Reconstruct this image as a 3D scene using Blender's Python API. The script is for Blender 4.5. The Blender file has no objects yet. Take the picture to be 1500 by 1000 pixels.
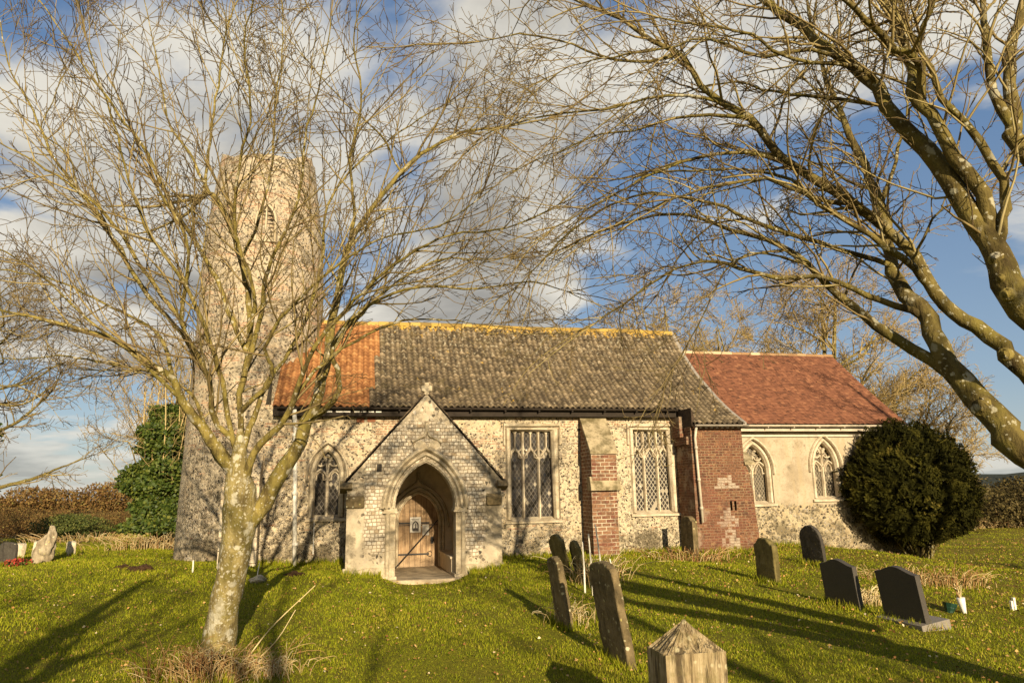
import bpy, bmesh, math, random
import numpy as np
from mathutils import Vector, Matrix
from mathutils.geometry import tessellate_polygon

S = bpy.context.scene
COL = S.collection
# ------------------------------------------------------------------ camera
F, PITCH, ROLL, YAW, EYE = 1050.0, math.radians(11.8), math.radians(1.1), math.radians(12.8), 2.0
FW = np.array([math.sin(YAW)*math.cos(PITCH), math.cos(YAW)*math.cos(PITCH), math.sin(PITCH)])
_rt = np.array([math.cos(YAW), -math.sin(YAW), 0.0]); _up = np.cross(_rt, FW)
RT = _rt*math.cos(ROLL) - _up*math.sin(ROLL)
UP = _up*math.cos(ROLL) + _rt*math.sin(ROLL)
EYEP = np.array([0, 0, EYE])
cam = bpy.data.cameras.new('camera'); camo = bpy.data.objects.new('camera', cam); COL.objects.link(camo)
cam.sensor_width = 36; cam.lens = F/1500*36; cam.clip_end = 3000; cam.clip_start = 0.05
camo.matrix_world = Matrix(((RT[0], UP[0], -FW[0], 0), (RT[1], UP[1], -FW[1], 0), (RT[2], UP[2], -FW[2], EYE), (0, 0, 0, 1)))
S.camera = camo
def ray(px, py): return FW + RT*((px-750)/F) - UP*((py-500)/F)
def atw(px, py, w): return EYEP + ray(px, py)*w          # the point at distance w along the view axis
# ------------------------------------------------------------------ sun, sky, exposure
SUN_EL = math.radians(16.5); SUN_SLEW = math.radians(3.6)   # shadows run along +Y, slightly to -X
sdir = Vector((-math.sin(SUN_SLEW)*math.cos(SUN_EL), math.cos(SUN_SLEW)*math.cos(SUN_EL), -math.sin(SUN_EL)))
sl = bpy.data.lights.new('sun', 'SUN'); sl.energy = 5.0; sl.angle = math.radians(0.5); sl.color = (1.0, 0.83, 0.57)
so = bpy.data.objects.new('sun', sl); COL.objects.link(so); so.rotation_euler = sdir.to_track_quat('-Z', 'Y').to_euler()
so.location = (0, -20, 20)
W = bpy.data.worlds.new('World'); S.world = W; W.use_nodes = True
S.view_settings.view_transform = 'Standard'; S.view_settings.look = 'None'
S.view_settings.exposure = 0.87; S.view_settings.gamma = 1.0

class NT:
    """small node-tree writer"""
    def __init__(s, tree): s.t = tree; s.n = tree.nodes; s.l = tree.links
    def node(s, typ, ins=None, **kw):
        n = s.n.new(typ)
        for k, v in kw.items(): setattr(n, k, v)
        for k, v in (ins or {}).items(): s.put(n.inputs[k], v)
        return n
    def put(s, sock, v):
        if isinstance(v, bpy.types.NodeSocket): s.l.new(v, sock)
        elif hasattr(v, 'outputs'): s.l.new(v.outputs[0], sock)
        else:
            if isinstance(v, tuple) and len(v) == 3 and sock.type == 'RGBA': v = v + (1,)
            sock.default_value = v
    def math(s, op, a, b=0.0, c=0.0, clamp=False):
        n = s.n.new('ShaderNodeMath'); n.operation = op; n.use_clamp = clamp
        s.put(n.inputs[0], a); s.put(n.inputs[1], b); s.put(n.inputs[2], c); return n.outputs[0]
    def mix(s, f, a, b, mode='MIX'):
        n = s.n.new('ShaderNodeMix'); n.data_type = 'RGBA'; n.blend_type = mode
        s.put(n.inputs[0], f); s.put(n.inputs[6], a); s.put(n.inputs[7], b); return n.outputs[2]
    def ramp(s, f, stops, interp='LINEAR'):
        n = s.n.new('ShaderNodeValToRGB'); e = n.color_ramp.elements; n.color_ramp.interpolation = interp
        while len(e) > 1: e.remove(e[-1])
        for i, (p, c) in enumerate(stops):
            x = e[0] if i == 0 else e.new(p)
            x.position = p; x.color = (c + (1,)) if isinstance(c, tuple) else (c, c, c, 1)
        s.put(n.inputs[0], f); return n.outputs[0]
    def sstep(s, v, a, b):
        n = s.n.new('ShaderNodeMapRange'); n.interpolation_type = 'SMOOTHSTEP'
        s.put(n.inputs[0], v); n.inputs[1].default_value = a; n.inputs[2].default_value = b; return n.outputs[0]
    def noise(s, vec, scale, detail=4, rough=.55, dist=0.0, out=0):
        n = s.node('ShaderNodeTexNoise', {'Scale': scale, 'Detail': detail, 'Roughness': rough, 'Distortion': dist})
        if vec is not None: s.put(n.inputs['Vector'], vec)
        return n.outputs[out]
    def vor(s, vec, scale, feature='F1', rand=1.0):
        n = s.node('ShaderNodeTexVoronoi', {'Scale': scale, 'Randomness': rand}, feature=feature)
        s.put(n.inputs['Vector'], vec); return n
    def vmath(s, op, a, b=None, scale=None):
        n = s.n.new('ShaderNodeVectorMath'); n.operation = op; s.put(n.inputs[0], a)
        if b is not None: s.put(n.inputs[1], b)
        if scale is not None: s.put(n.inputs[3], scale)
        return n.outputs[0] if op not in ('LENGTH', 'DOT_PRODUCT') else n.outputs[1]
    def xyz(s, v):
        n = s.n.new('ShaderNodeSeparateXYZ'); s.put(n.inputs[0], v); return n.outputs
    def comb(s, x, y, z=0.0):
        n = s.n.new('ShaderNodeCombineXYZ'); s.put(n.inputs[0], x); s.put(n.inputs[1], y); s.put(n.inputs[2], z); return n.outputs[0]
    def bump(s, h, dist, strength=1.0):
        return s.node('ShaderNodeBump', {'Height': h, 'Distance': dist, 'Strength': strength}).outputs[0]

# world: Nishita sky with broken cloud, all in view-independent direction space
w = NT(W.node_tree); w.n.clear()
sky = w.node('ShaderNodeTexSky', sky_type='NISHITA', sun_disc=False, sun_elevation=SUN_EL, sun_rotation=math.pi-SUN_SLEW,
             air_density=1.0, dust_density=0.6, ozone_density=2.0)
gen = w.node('ShaderNodeTexCoord').outputs['Generated']
dx, dy, dz = w.xyz(gen)
zz = w.math('ADD', w.math('MAXIMUM', dz, 0.0), 0.16)
cp = w.comb(w.math('DIVIDE', dx, zz), w.math('DIVIDE', dy, zz), 0.0)
cp = w.vmath('ADD', cp, (7.3, 2.2, 0.0))
n1 = w.noise(cp, 1.05, 10, .52, .2)
n2 = w.noise(w.vmath('ADD', cp, (0.03, -0.2, 0.0)), 1.05, 10, .52, .2)
az = w.math('ARCTAN2', dx, dy)                                   # azimuth, 0 along the facade normal
cover = w.math('SUBTRACT', .062, w.math('MULTIPLY', w.sstep(az, 0.14, 0.50), .165))
low = w.math('MULTIPLY', w.sstep(w.math('ABSOLUTE', w.math('SUBTRACT', az, 0.20)), 0.30, 0.04), w.math('MULTIPLY', w.sstep(dz, .46, .30), .06))
add = w.math('ADD', cover, low)
mask = w.sstep(w.math('ADD', n1, add), 0.475, 0.56)
shade = w.sstep(w.math('ADD', w.math('SUBTRACT', n2, w.math('MULTIPLY', n1, 0.35)), add), 0.30, 0.50)
cloud = w.mix(shade, (.43, .41, .362), (.195, .19, .178))
skyc = w.mix(1.0, sky.outputs[0], (0.060, 0.056, 0.052), 'MULTIPLY')
skyc = w.mix(.55, skyc, w.ramp(dz, [(0.0, (.27, .31, .35)), (.12, (.165, .23, .325)), (.45, (.080, .152, .290)), (1.0, (.055, .11, .235))]))
hz = w.sstep(dz, 0.16, 0.0)
mask = w.math('MULTIPLY', mask, w.math('SUBTRACT', 1.0, w.math('MULTIPLY', hz, .35)))
final = w.mix(mask, skyc, cloud)
bg = w.node('ShaderNodeBackground', {'Color': final, 'Strength': 1.0})
w.l.new(bg.outputs[0], w.node('ShaderNodeOutputWorld').inputs[0])

# ------------------------------------------------------------------ helpers
def tag(o, label=None, cat=None, group=None, kind=None):
    if label: o['label'] = label
    if cat: o['category'] = cat
    if group: o['group'] = group
    if kind: o['kind'] = kind
    return o
def empty(name, loc=(0, 0, 0)):
    o = bpy.data.objects.new(name, None); COL.objects.link(o); o.location = loc; o.empty_display_size = .1; return o
class MB:
    """mesh builder: collects faces, links ONE mesh object"""
    def __init__(s): s.v = []; s.f = []; s.m = []; s.tone = []
    def add(s, vs, fs, m=0, tone=.5):
        b = len(s.v); s.v += [tuple(p) for p in vs]
        for f in fs: s.f.append([i+b for i in f]); s.m.append(m); s.tone.append(tone)
    def box(s, x0, x1, y0, y1, z0, z1, m=0, tone=.5):
        s.add([(x0,y0,z0),(x1,y0,z0),(x1,y1,z0),(x0,y1,z0),(x0,y0,z1),(x1,y0,z1),(x1,y1,z1),(x0,y1,z1)],
              [(0,3,2,1),(4,5,6,7),(0,1,5,4),(1,2,6,5),(2,3,7,6),(3,0,4,7)], m, tone)
    def prism(s, poly, y0, y1, m=0, tone=.5):      # poly in (x, z), extruded along y
        n = len(poly); vs = [(x, y0, z) for x, z in poly] + [(x, y1, z) for x, z in poly]
        s.add(vs, [list(range(n)), list(range(2*n-1, n-1, -1))] + [(i, i+n, (i+1) % n + n, (i+1) % n) for i in range(n)], m, tone)
    def prismx(s, poly, x0, x1, m=0, tone=.5):     # poly in (y, z), extruded along x
        n = len(poly); vs = [(x0, y, z) for y, z in poly] + [(x1, y, z) for y, z in poly]
        s.add(vs, [list(range(n)), list(range(2*n-1, n-1, -1))] + [(i, i+n, (i+1) % n + n, (i+1) % n) for i in range(n)], m, tone)
    def panel(s, outer, holes, y0, depth, m=0, mr=None):   # wall sheet in the XZ plane with holes and reveals
        loops = [[Vector((x, z, 0)) for x, z in l] for l in [outer]+holes]
        tris = tessellate_polygon(loops); flat = [p for l in loops for p in l]
        vs = [(p.x, y0, p.y) for p in flat]; fs = []
        for t in tris:
            a, b, c = (flat[i] for i in t)
            fs.append(t if (b-a).cross(c-a).z > 0 else t[::-1])
        s.add(vs, fs, m)
        for l in holes:
            n = len(l); area = sum(l[i][0]*l[(i+1) % n][1]-l[(i+1) % n][0]*l[i][1] for i in range(n))
            k = l if area < 0 else l[::-1]
            s.add([(x, y0, z) for x, z in k]+[(x, y0+depth, z) for x, z in k], [(i, (i+1) % n, (i+1) % n+n, i+n) for i in range(n)], m if mr is None else mr)
    def bar(s, pts, wd, y0, y1, m=0, ch=.4):     # moulded bar following (x,z) points: chamfered towards y0 (front)
        P = [np.array(p, float) for p in pts]; n = len(P); vs = []
        for i in range(n):
            t = P[min(i+1, n-1)]-P[max(i-1, 0)]; t /= (np.linalg.norm(t)+1e-9); nn = np.array([-t[1], t[0]])
            if 0 < i < n-1:
                t1 = P[i]-P[i-1]; t1 /= np.linalg.norm(t1)+1e-9; c = abs(np.dot(nn, np.array([-t1[1], t1[0]]))); k = 1/max(c, .6)
            else: k = 1
            for o, y in ((-.5, y1), (-.5, y0+(y1-y0)*.45), (-.5*ch, y0), (.5*ch, y0), (.5, y0+(y1-y0)*.45), (.5, y1)):
                q = P[i]+nn*o*wd*k; vs.append((q[0], y, q[1]))
        fs = []
        for i in range(n-1):
            for j in range(5): a = i*6+j; fs.append((a, a+1, a+7, a+6))
        fs += [(0, 1, 2, 3, 4, 5), tuple(range((n-1)*6+5, (n-1)*6-1, -1))]
        s.add(vs, fs, m)
    def tube(s, pts, rad, sides=8, m=0, cap=True, tone=.5):
        P = [np.array(p, float) for p in pts]; n = len(P); vs = []
        if not hasattr(rad, '__len__'): rad = [rad]*n
        for i in range(n):
            t = P[min(i+1, n-1)]-P[max(i-1, 0)]; t /= np.linalg.norm(t)+1e-9
            ref = np.array([0, 0, 1.]) if abs(t[2]) < .9 else np.array([1., 0, 0])
            a = np.cross(t, ref); a /= np.linalg.norm(a); b = np.cross(a, t)
            for k in range(sides):
                th = 2*math.pi*k/sides; vs.append(P[i]+rad[i]*(a*math.cos(th)+b*math.sin(th)))
        fs = [(i*sides+k, i*sides+(k+1) % sides, (i+1)*sides+(k+1) % sides, (i+1)*sides+k) for i in range(n-1) for k in range(sides)]
        if cap: fs += [tuple(range(sides-1, -1, -1)), tuple((n-1)*sides+k for k in range(sides))]
        s.add(vs, fs, m, tone)
    def build(s, name, mats, parent=None, smooth=False):
        me = bpy.data.meshes.new(name); me.from_pydata(s.v, [], s.f)
        if not isinstance(mats, (list, tuple)): mats = [mats]
        for k in mats: me.materials.append(k)
        me.polygons.foreach_set('material_index', s.m)
        a = me.attributes.new('tone', 'FLOAT', 'FACE'); a.data.foreach_set('value', s.tone)
        if smooth: me.polygons.foreach_set('use_smooth', [True]*len(s.f))
        me.update(); o = bpy.data.objects.new(name, me); COL.objects.link(o)
        if parent: o.parent = parent
        return o
def fast_mesh(name, verts, faces, mat, parent=None, tone=None, smooth=False):
    """verts (n,3), faces (m,k) arrays; tone one value per face"""
    me = bpy.data.meshes.new(name); nv, (nf, k) = len(verts), faces.shape
    me.vertices.add(nv); me.vertices.foreach_set('co', np.ascontiguousarray(verts, np.float32).ravel())
    me.loops.add(nf*k); me.loops.foreach_set('vertex_index', np.ascontiguousarray(faces, np.int32).ravel())
    me.polygons.add(nf); me.polygons.foreach_set('loop_start', np.arange(0, nf*k, k, dtype=np.int32))
    try: me.polygons.foreach_set('loop_total', np.full(nf, k, np.int32))
    except Exception: pass
    if smooth: me.polygons.foreach_set('use_smooth', np.ones(nf, bool))
    me.materials.append(mat); me.update(calc_edges=True); me.validate()
    if tone is not None:
        a = me.attributes.new('tone', 'FLOAT', 'FACE'); a.data.foreach_set('value', np.ascontiguousarray(tone, np.float32))
    o = bpy.data.objects.new(name, me); COL.objects.link(o)
    if parent: o.parent = parent
    return o
def bevel(o, wdt=.01, seg=2):
    m = o.modifiers.new('bevel', 'BEVEL'); m.width = wdt; m.segments = seg; m.limit_method = 'ANGLE'; return o

# ------------------------------------------------------------------ materials
def mat(name, rough=.85, spec=.3):
    m = bpy.data.materials.new(name); m.use_nodes = True; t = NT(m.node_tree)
    b = t.n['Principled BSDF']; b.inputs['Roughness'].default_value = rough; b.inputs['Specular IOR Level'].default_value = spec
    return m, t, b
def pos(t): return t.node('ShaderNodeNewGeometry').outputs['Position']
def objc(t): return t.node('ShaderNodeTexCoord').outputs['Object']
def wallco(t):
    """(along the wall, height) whichever way an upright face looks"""
    P = pos(t); x, y, z = t.xyz(P); nx, ny, nz = t.xyz(t.node('ShaderNodeNewGeometry').outputs['True Normal'])
    k = t.math('GREATER_THAN', t.math('ABSOLUTE', nx), .72)
    u = t.math('ADD', t.math('MULTIPLY', x, t.math('SUBTRACT', 1.0, k)), t.math('MULTIPLY', y, k))
    return P, u, z
FLINTS = [(0, (.03, .024, .016)), (.12, (.07, .055, .036)), (.28, (.19, .15, .095)), (.5, (.33, .27, .18)), (.66, (.48, .42, .32)), (.8, (.27, .20, .12)), (.92, (.56, .50, .40)), (1, (.2, .11, .055))]
def flint(name, scale=9.0, mortar=(.58, .49, .35), cover=.5, dark_low=0.0, bricky=0.0, top=None, low_scale=None):
    m, t, b = mat(name, .8, .35)
    P = pos(t); x, y, z = t.xyz(P)
    D = t.vmath('ADD', P, t.vmath('SCALE', t.vmath('SUBTRACT', t.noise(P, 7, 2, out=1), (.5, .5, .5)), scale=.05))
    v = t.vor(D, scale); e = t.vor(D, scale, 'DISTANCE_TO_EDGE')
    r = t.xyz(v.outputs['Color'])
    n_big = t.noise(P, .9, 5, .6); n_mid = t.noise(P, 3.2, 4, .6)
    lowz = t.sstep(z, 2.6, .5)
    # how much of each stone stands clear of the mortar
    keep = t.math('ADD', t.math('ADD', r[1], t.math('MULTIPLY', t.math('SUBTRACT', n_big, .5), 1.6)), t.math('MULTIPLY', lowz, dark_low))
    keep = t.sstep(keep, cover-.12, cover+.12)
    stone = t.math('MULTIPLY', t.sstep(e.outputs['Distance'], .03, .12), keep)
    sc = t.ramp(r[0], FLINTS)
    sc = t.mix(t.math('MULTIPLY', t.sstep(t.noise(P, 55, 3), .45, .65), .45), sc, (.045, .04, .035))
    mo = t.mix(t.sstep(t.noise(P, 26, 5, .7), .35, .7), mortar, tuple(c*.62 for c in mortar))
    mo = t.mix(t.math('MULTIPLY', t.sstep(n_mid, .45, .7), .55), mo, tuple(c*f for c, f in zip(mortar, (.72, .62, .5))))
    col = t.mix(stone, mo, sc)
    if bricky > 0:
        u = t.comb(t.math('ADD', x, y), z, 0)
        br = t.node('ShaderNodeTexBrick', {'Vector': u, 'Color1': (.32, .15, .08), 'Color2': (.44, .25, .14), 'Mortar': mortar, 'Scale': 1.0, 'Mortar Size': .012, 'Brick Width': .2, 'Row Height': .062})
        bn = t.noise(t.comb(t.math('MULTIPLY', x, .8), t.math('MULTIPLY', y, .8), t.math('MULTIPLY', z, 3.0)), 1.9, 3, .6)
        hi = t.sstep(z, 2.0, 3.6)
        bm_ = t.math('MULTIPLY', t.sstep(t.math('ADD', bn, t.math('MULTIPLY', hi, .1)), .66-bricky*.1, .72-bricky*.1), .75)
        col = t.mix(bm_, col, br.outputs[0])
    if top:      # smooth render above a ragged line
        zl = t.math('ADD', z, t.math('MULTIPLY', t.math('SUBTRACT', t.noise(P, 5, 4), .5), .22))
        k = t.sstep(zl, top-.03, top+.03)
        rc = t.mix(t.sstep(t.noise(P, 1.6, 6, .65), .4, .68), (.40, .33, .23), (.27, .215, .14))
        rc = t.mix(t.math('MULTIPLY', t.sstep(t.noise(P, 14, 5, .7), .50, .68), .7), rc, (.25, .19, .115))
        st = t.noise(t.comb(t.math('MULTIPLY', x, 4), y, t.math('MULTIPLY', z, .5)), 1.2, 4, .6)
        rc = t.mix(t.math('MULTIPLY', t.sstep(st, .48, .70), .55), rc, (.34, .26, .15))
        rc = t.mix(t.math('MULTIPLY', t.sstep(t.noise(P, 70, 2), .58, .66), .35), rc, (.26, .2, .13))
        col = t.mix(k, col, rc); stone = t.math('MULTIPLY', stone, t.math('SUBTRACT', 1.0, k))
    # algae and dirt in blotches, mostly near the ground
    al = t.sstep(t.math('ADD', t.noise(P, 1.7, 6, .7), t.math('MULTIPLY', t.sstep(z, 2.2, .3), .14)), .555, .71)
    col = t.mix(t.math('MULTIPLY', al, .72), col, (.085, .066, .033))
    t.put(b.inputs['Base Color'], col)
    h = t.math('ADD', t.math('MULTIPLY', stone, t.math('MINIMUM', e.outputs['Distance'], .3)), t.math('MULTIPLY', t.noise(P, 45, 4), .12))
    t.put(b.inputs['Normal'], t.bump(h, .10, .9))
    t.put(b.inputs['Roughness'], t.math('SUBTRACT', .9, t.math('MULTIPLY', stone, .3)))
    return m
def squared_flint(name):
    m, t, b = mat(name, .75, .35)
    P, u, z = wallco(t)
    wob = t.math('MULTIPLY', t.math('SUBTRACT', t.noise(P, 5, 3), .5), .05)
    wob2 = t.math('MULTIPLY', t.math('SUBTRACT', t.noise(t.vmath('ADD', P, (7, 3, 1)), 6, 3), .5), .05)
    co = t.comb(t.math('ADD', u, wob), t.math('ADD', z, wob2), 0)
    br = t.node('ShaderNodeTexBrick', {'Vector': co, 'Color1': (.1, .1, .1), 'Color2': (1, 1, 1), 'Mortar': (0, 0, 0), 'Scale': 1.0, 'Mortar Size': .008, 'Mortar Smooth': .25, 'Brick Width': .098, 'Row Height': .075, 'Bias': 0.0}, squash=.8, squash_frequency=3)
    f = br.outputs['Fac']
    v = t.vor(t.comb(t.math('MULTIPLY', co, 1), 0, 0), 10)
    tone = t.xyz(br.outputs[0])[0]
    c = t.ramp(tone, [(0, (.27, .21, .135)), (.25, (.44, .37, .265)), (.6, (.53, .455, .335)), (.85, (.62, .545, .42)), (1, (.32, .23, .13))])
    c = t.mix(t.math('MULTIPLY', t.sstep(t.noise(P, 42, 3), .52, .66), .45), c, (.15, .115, .075))
    col = t.mix(f, c, (.24, .18, .11))
    # rough rubble where the coursing gives out: gable top, sides and base
    D = t.vmath('ADD', P, t.vmath('SCALE', t.noise(P, 7, 2, out=1), scale=.05))
    vv = t.vor(D, 13); e = t.vor(D, 13, 'DISTANCE_TO_EDGE').outputs['Distance']
    st = t.math('MULTIPLY', t.sstep(e, .04, .1), t.sstep(t.xyz(vv.outputs['Color'])[1], .35, .5))
    rub = t.mix(st, t.mix(t.noise(P, 20, 4), (.5, .42, .29), (.3, .235, .15)), t.ramp(t.xyz(vv.outputs['Color'])[0], FLINTS))
    x, y, zz_ = t.xyz(P)
    off = t.math('ABSOLUTE', t.math('SUBTRACT', x, 1.6))
    edge = t.math('ADD', off, t.math('MULTIPLY', t.math('SUBTRACT', zz_, 2.25), .5))
    k = t.math('ADD', t.math('MULTIPLY', t.math('SUBTRACT', t.noise(P, 1.6, 5, .65), .5), 1.5), t.math('ADD', t.sstep(off, 1.0, 1.6), t.math('ADD', t.sstep(zz_, 3.1, 3.9), t.math('MULTIPLY', t.sstep(zz_, 1.2, .5), .7))))
    k = t.sstep(k, .38, .55)
    col = t.mix(k, col, rub)
    # rendered quoins at the outer corners, low down
    q = t.math('MULTIPLY', t.sstep(t.math('ADD', off, t.math('MULTIPLY', t.math('SUBTRACT', t.noise(P, 4, 4), .5), .35)), 1.28, 1.40), t.sstep(zz_, 2.0, 1.7))
    col = t.mix(t.math('MULTIPLY', q, .9), col, t.mix(t.noise(P, 6, 6, .7), (.54, .455, .32), (.32, .255, .16)))
    al = t.sstep(t.math('ADD', t.noise(P, 2.1, 6, .7), t.math('MULTIPLY', t.sstep(off, 1.0, 1.6), .10)), .56, .70)
    col = t.mix(t.math('MULTIPLY', al, .7), col, (.085, .066, .033))
    t.put(b.inputs['Base Color'], col)
    h = t.math('ADD', t.math('MULTIPLY', t.math('SUBTRACT', 1.0, f), t.math('SUBTRACT', 1.0, k)), t.math('MULTIPLY', t.noise(P, 40, 4), .5))
    t.put(b.inputs['Normal'], t.bump(h, .012, .9))
    return m
def brick(name, row=.1, width=.24, c1=(.24, .07, .035), c2=(.36, .14, .065), mortar=(.5, .42, .3), msz=.012, diaper=False, stain=.5):
    m, t, b = mat(name, .85, .25)
    P, u, z = wallco(t)
    w1 = t.math('MULTIPLY', t.math('SUBTRACT', t.noise(P, 3, 3), .5), .03)
    co = t.comb(u, t.math('ADD', z, w1), 0)
    br = t.node('ShaderNodeTexBrick', {'Vector': co, 'Color1': c1, 'Color2': c2, 'Mortar': mortar, 'Scale': 1.0, 'Mortar Size': msz, 'Mortar Smooth': .3, 'Brick Width': width, 'Row Height': row})
    f = br.outputs['Fac']
    cell = t.node('ShaderNodeTexWhiteNoise', {'Vector': t.comb(t.math('FLOOR', t.math('DIVIDE', u, width*.5)), t.math('FLOOR', t.math('DIVIDE', z, row)), 0)}, noise_dimensions='2D')
    col = br.outputs[0]
    bcol = t.mix(t.math('MULTIPLY', t.sstep(cell.outputs[0], .55, 1.0), .75), col, (.11, .035, .022))
    bcol = t.mix(t.math('MULTIPLY', t.sstep(t.noise(P, 30, 4), .5, .7), .4), bcol, (.5, .24, .12))
    mcol = t.mix(t.sstep(t.noise(P, 2.2, 5, .65), .42, .62), mortar, (.2, .11, .065))
    col = t.mix(f, bcol, mcol)
    if diaper:
        x, y, zz_ = t.xyz(P); uc = u; zc_ = z
        u = t.math('MULTIPLY', t.math('ADD', t.math('FLOOR', t.math('DIVIDE', t.math('ADD', u, w1), .10)), .5), .10); z = t.math('MULTIPLY', t.math('ADD', t.math('FLOOR', t.math('DIVIDE', t.math('ADD', z, w1), row)), .5), row)
        def dia(x0, z0, hw, hh):
            return t.math('ADD', t.math('DIVIDE', t.math('ABSOLUTE', t.math('SUBTRACT', u, x0)), hw), t.math('DIVIDE', t.math('ABSOLUTE', t.math('SUBTRACT', z, z0)), hh))
        def tri(x0, z0, hw, h): # a stepped triangle with flat base
            a = t.math('DIVIDE', t.math('ABSOLUTE', t.math('SUBTRACT', u, x0)), hw)
            up = t.math('DIVIDE', t.math('SUBTRACT', z, z0), h)
            return t.math('MULTIPLY', t.math('LESS_THAN', t.math('ADD', a, up), 1.0), t.math('GREATER_THAN', up, 0.0))
        kk = t.math('MAXIMUM', tri(9.30, 1.98, .26, .36), tri(9.52, 1.98, .26, .36))
        kk = t.math('MAXIMUM', kk, t.math('LESS_THAN', dia(9.42, 1.12, .30, .42), 1.0))
        kk = t.math('MAXIMUM', kk, t.math('LESS_THAN', dia(9.46, .62, .30, .36), 1.0))
        kk = t.math('MULTIPLY', kk, t.math('GREATER_THAN', t.math('ADD', cell.outputs[0], t.math('MULTIPLY', t.noise(P, 3.5, 3), .9)), .62)); kk = t.math('MULTIPLY', kk, t.sstep(t.noise(P, 22, 4, .7), .34, .5)); z = zc_; u = uc
        kk = t.math('MULTIPLY', kk, t.math('SUBTRACT', 1.0, t.math('MULTIPLY', f, .6)))
        col = t.mix(t.math('MULTIPLY', kk, .7), col, (.42, .36, .27))
        lost = t.sstep(t.math('ADD', t.noise(P, 2.0, 6, .7), t.math('MULTIPLY', t.sstep(x, 9.0, 8.5), .1)), .60, .68)
        col = t.mix(t.math('MULTIPLY', lost, .6), col, (.36, .29, .2))
        pk = t.sstep(t.math('ADD', t.noise(P, .9, 4, .6), t.math('MULTIPLY', t.sstep(z, 2.2, .6), .12)), .5, .66)
        col = t.mix(t.math('MULTIPLY', pk, .4), col, (.15, .058, .034))
    col = t.mix(t.math('MULTIPLY', t.sstep(t.noise(t.vmath('ADD', P, (2, 5, 8)), 3.4, 6, .72), .53, .66), .55), col, (.045, .026, .016))
    col = t.mix(t.math('MULTIPLY', t.sstep(t.noise(t.vmath('ADD', P, (9, 1, 4)), 5.0, 6, .72), .58, .68), .45), col, (.34, .22, .10))
    s_ = t.sstep(t.noise(P, 1.3, 6, .68), .52, .72)
    col = t.mix(t.math('MULTIPLY', s_, stain), col, (.10, .055, .03))
    t.put(b.inputs['Base Color'], col)
    t.put(b.inputs['Normal'], t.bump(t.math('ADD', t.math('SUBTRACT', 1.0, f), t.math('MULTIPLY', t.noise(P, 40, 4), .5)), .012, .9))
    return m
def limestone(name, c1=(.62, .53, .38), c2=(.40, .32, .2), lichen=.4, wash=0.0):
    m, t, b = mat(name, .85, .25); P = pos(t)
    c = t.mix(t.sstep(t.noise(P, 3.5, 6, .68), .36, .68), c1, c2)
    c = t.mix(t.math('MULTIPLY', t.sstep(t.noise(P, 24, 5, .7), .52, .68), .5), c, tuple(k*.45 for k in c2))
    c = t.mix(t.math('MULTIPLY', t.sstep(t.noise(t.vmath('ADD', P, (4, 4, 4)), 9, 5, .7), .58, .70), lichen), c, (.16, .12, .06))
    x, y, z = t.xyz(P)
    jt = t.math('FRACT', t.math('DIVIDE', t.math('ADD', z, t.math('MULTIPLY', t.noise(P, .8, 1), .3)), .34))
    c = t.mix(t.math('MULTIPLY', t.math('LESS_THAN', jt, .035), .55), c, (.2, .155, .1))
    t.put(b.inputs['Base Color'], c); t.put(b.inputs['Normal'], t.bump(t.noise(P, 26, 6, .7), .012, .8)); return m
def simple(name, c, rough=.7, spec=.3, vary=.25, scale=8.0, metal=0.0, bump=.004):
    m, t, b = mat(name, rough, spec); P = objc(t)
    k = t.sstep(t.noise(P, scale, 5, .65), .35, .68)
    t.put(b.inputs['Base Color'], t.mix(k, c, tuple(x*(1-vary) for x in c))); b.inputs['Metallic'].default_value = metal
    if bump: t.put(b.inputs['Normal'], t.bump(t.noise(P, scale*5, 4), bump, .7))
    return m
def toned(name, stops, rough=.8, spec=.25, nscale=20.0, trans=0.0, extra=None, bump=.004):
    """colour runs over the per-face attribute 'tone'"""
    m, t, b = mat(name, rough, spec)
    a = t.node('ShaderNodeAttribute', attribute_name='tone', attribute_type='GEOMETRY').outputs['Fac']; P = pos(t)
    c = t.ramp(t.math('ADD', a, t.math('MULTIPLY', t.math('SUBTRACT', t.noise(P, nscale, 4, .65), .5), .45)), stops)
    if extra: c = extra(t, P, c)
    t.put(b.inputs['Base Color'], c)
    if bump: t.put(b.inputs['Normal'], t.bump(t.noise(P, nscale*3, 4), bump, .7))
    if trans:
        tr = t.node('ShaderNodeBsdfTranslucent', {'Color': c}); mx = t.node('ShaderNodeMixShader', {0: trans})
        t.l.new(b.outputs[0], mx.inputs[1]); t.l.new(tr.outputs[0], mx.inputs[2]); t.l.new(mx.outputs[0], t.n['Material Output'].inputs[0])
    return m
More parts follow.
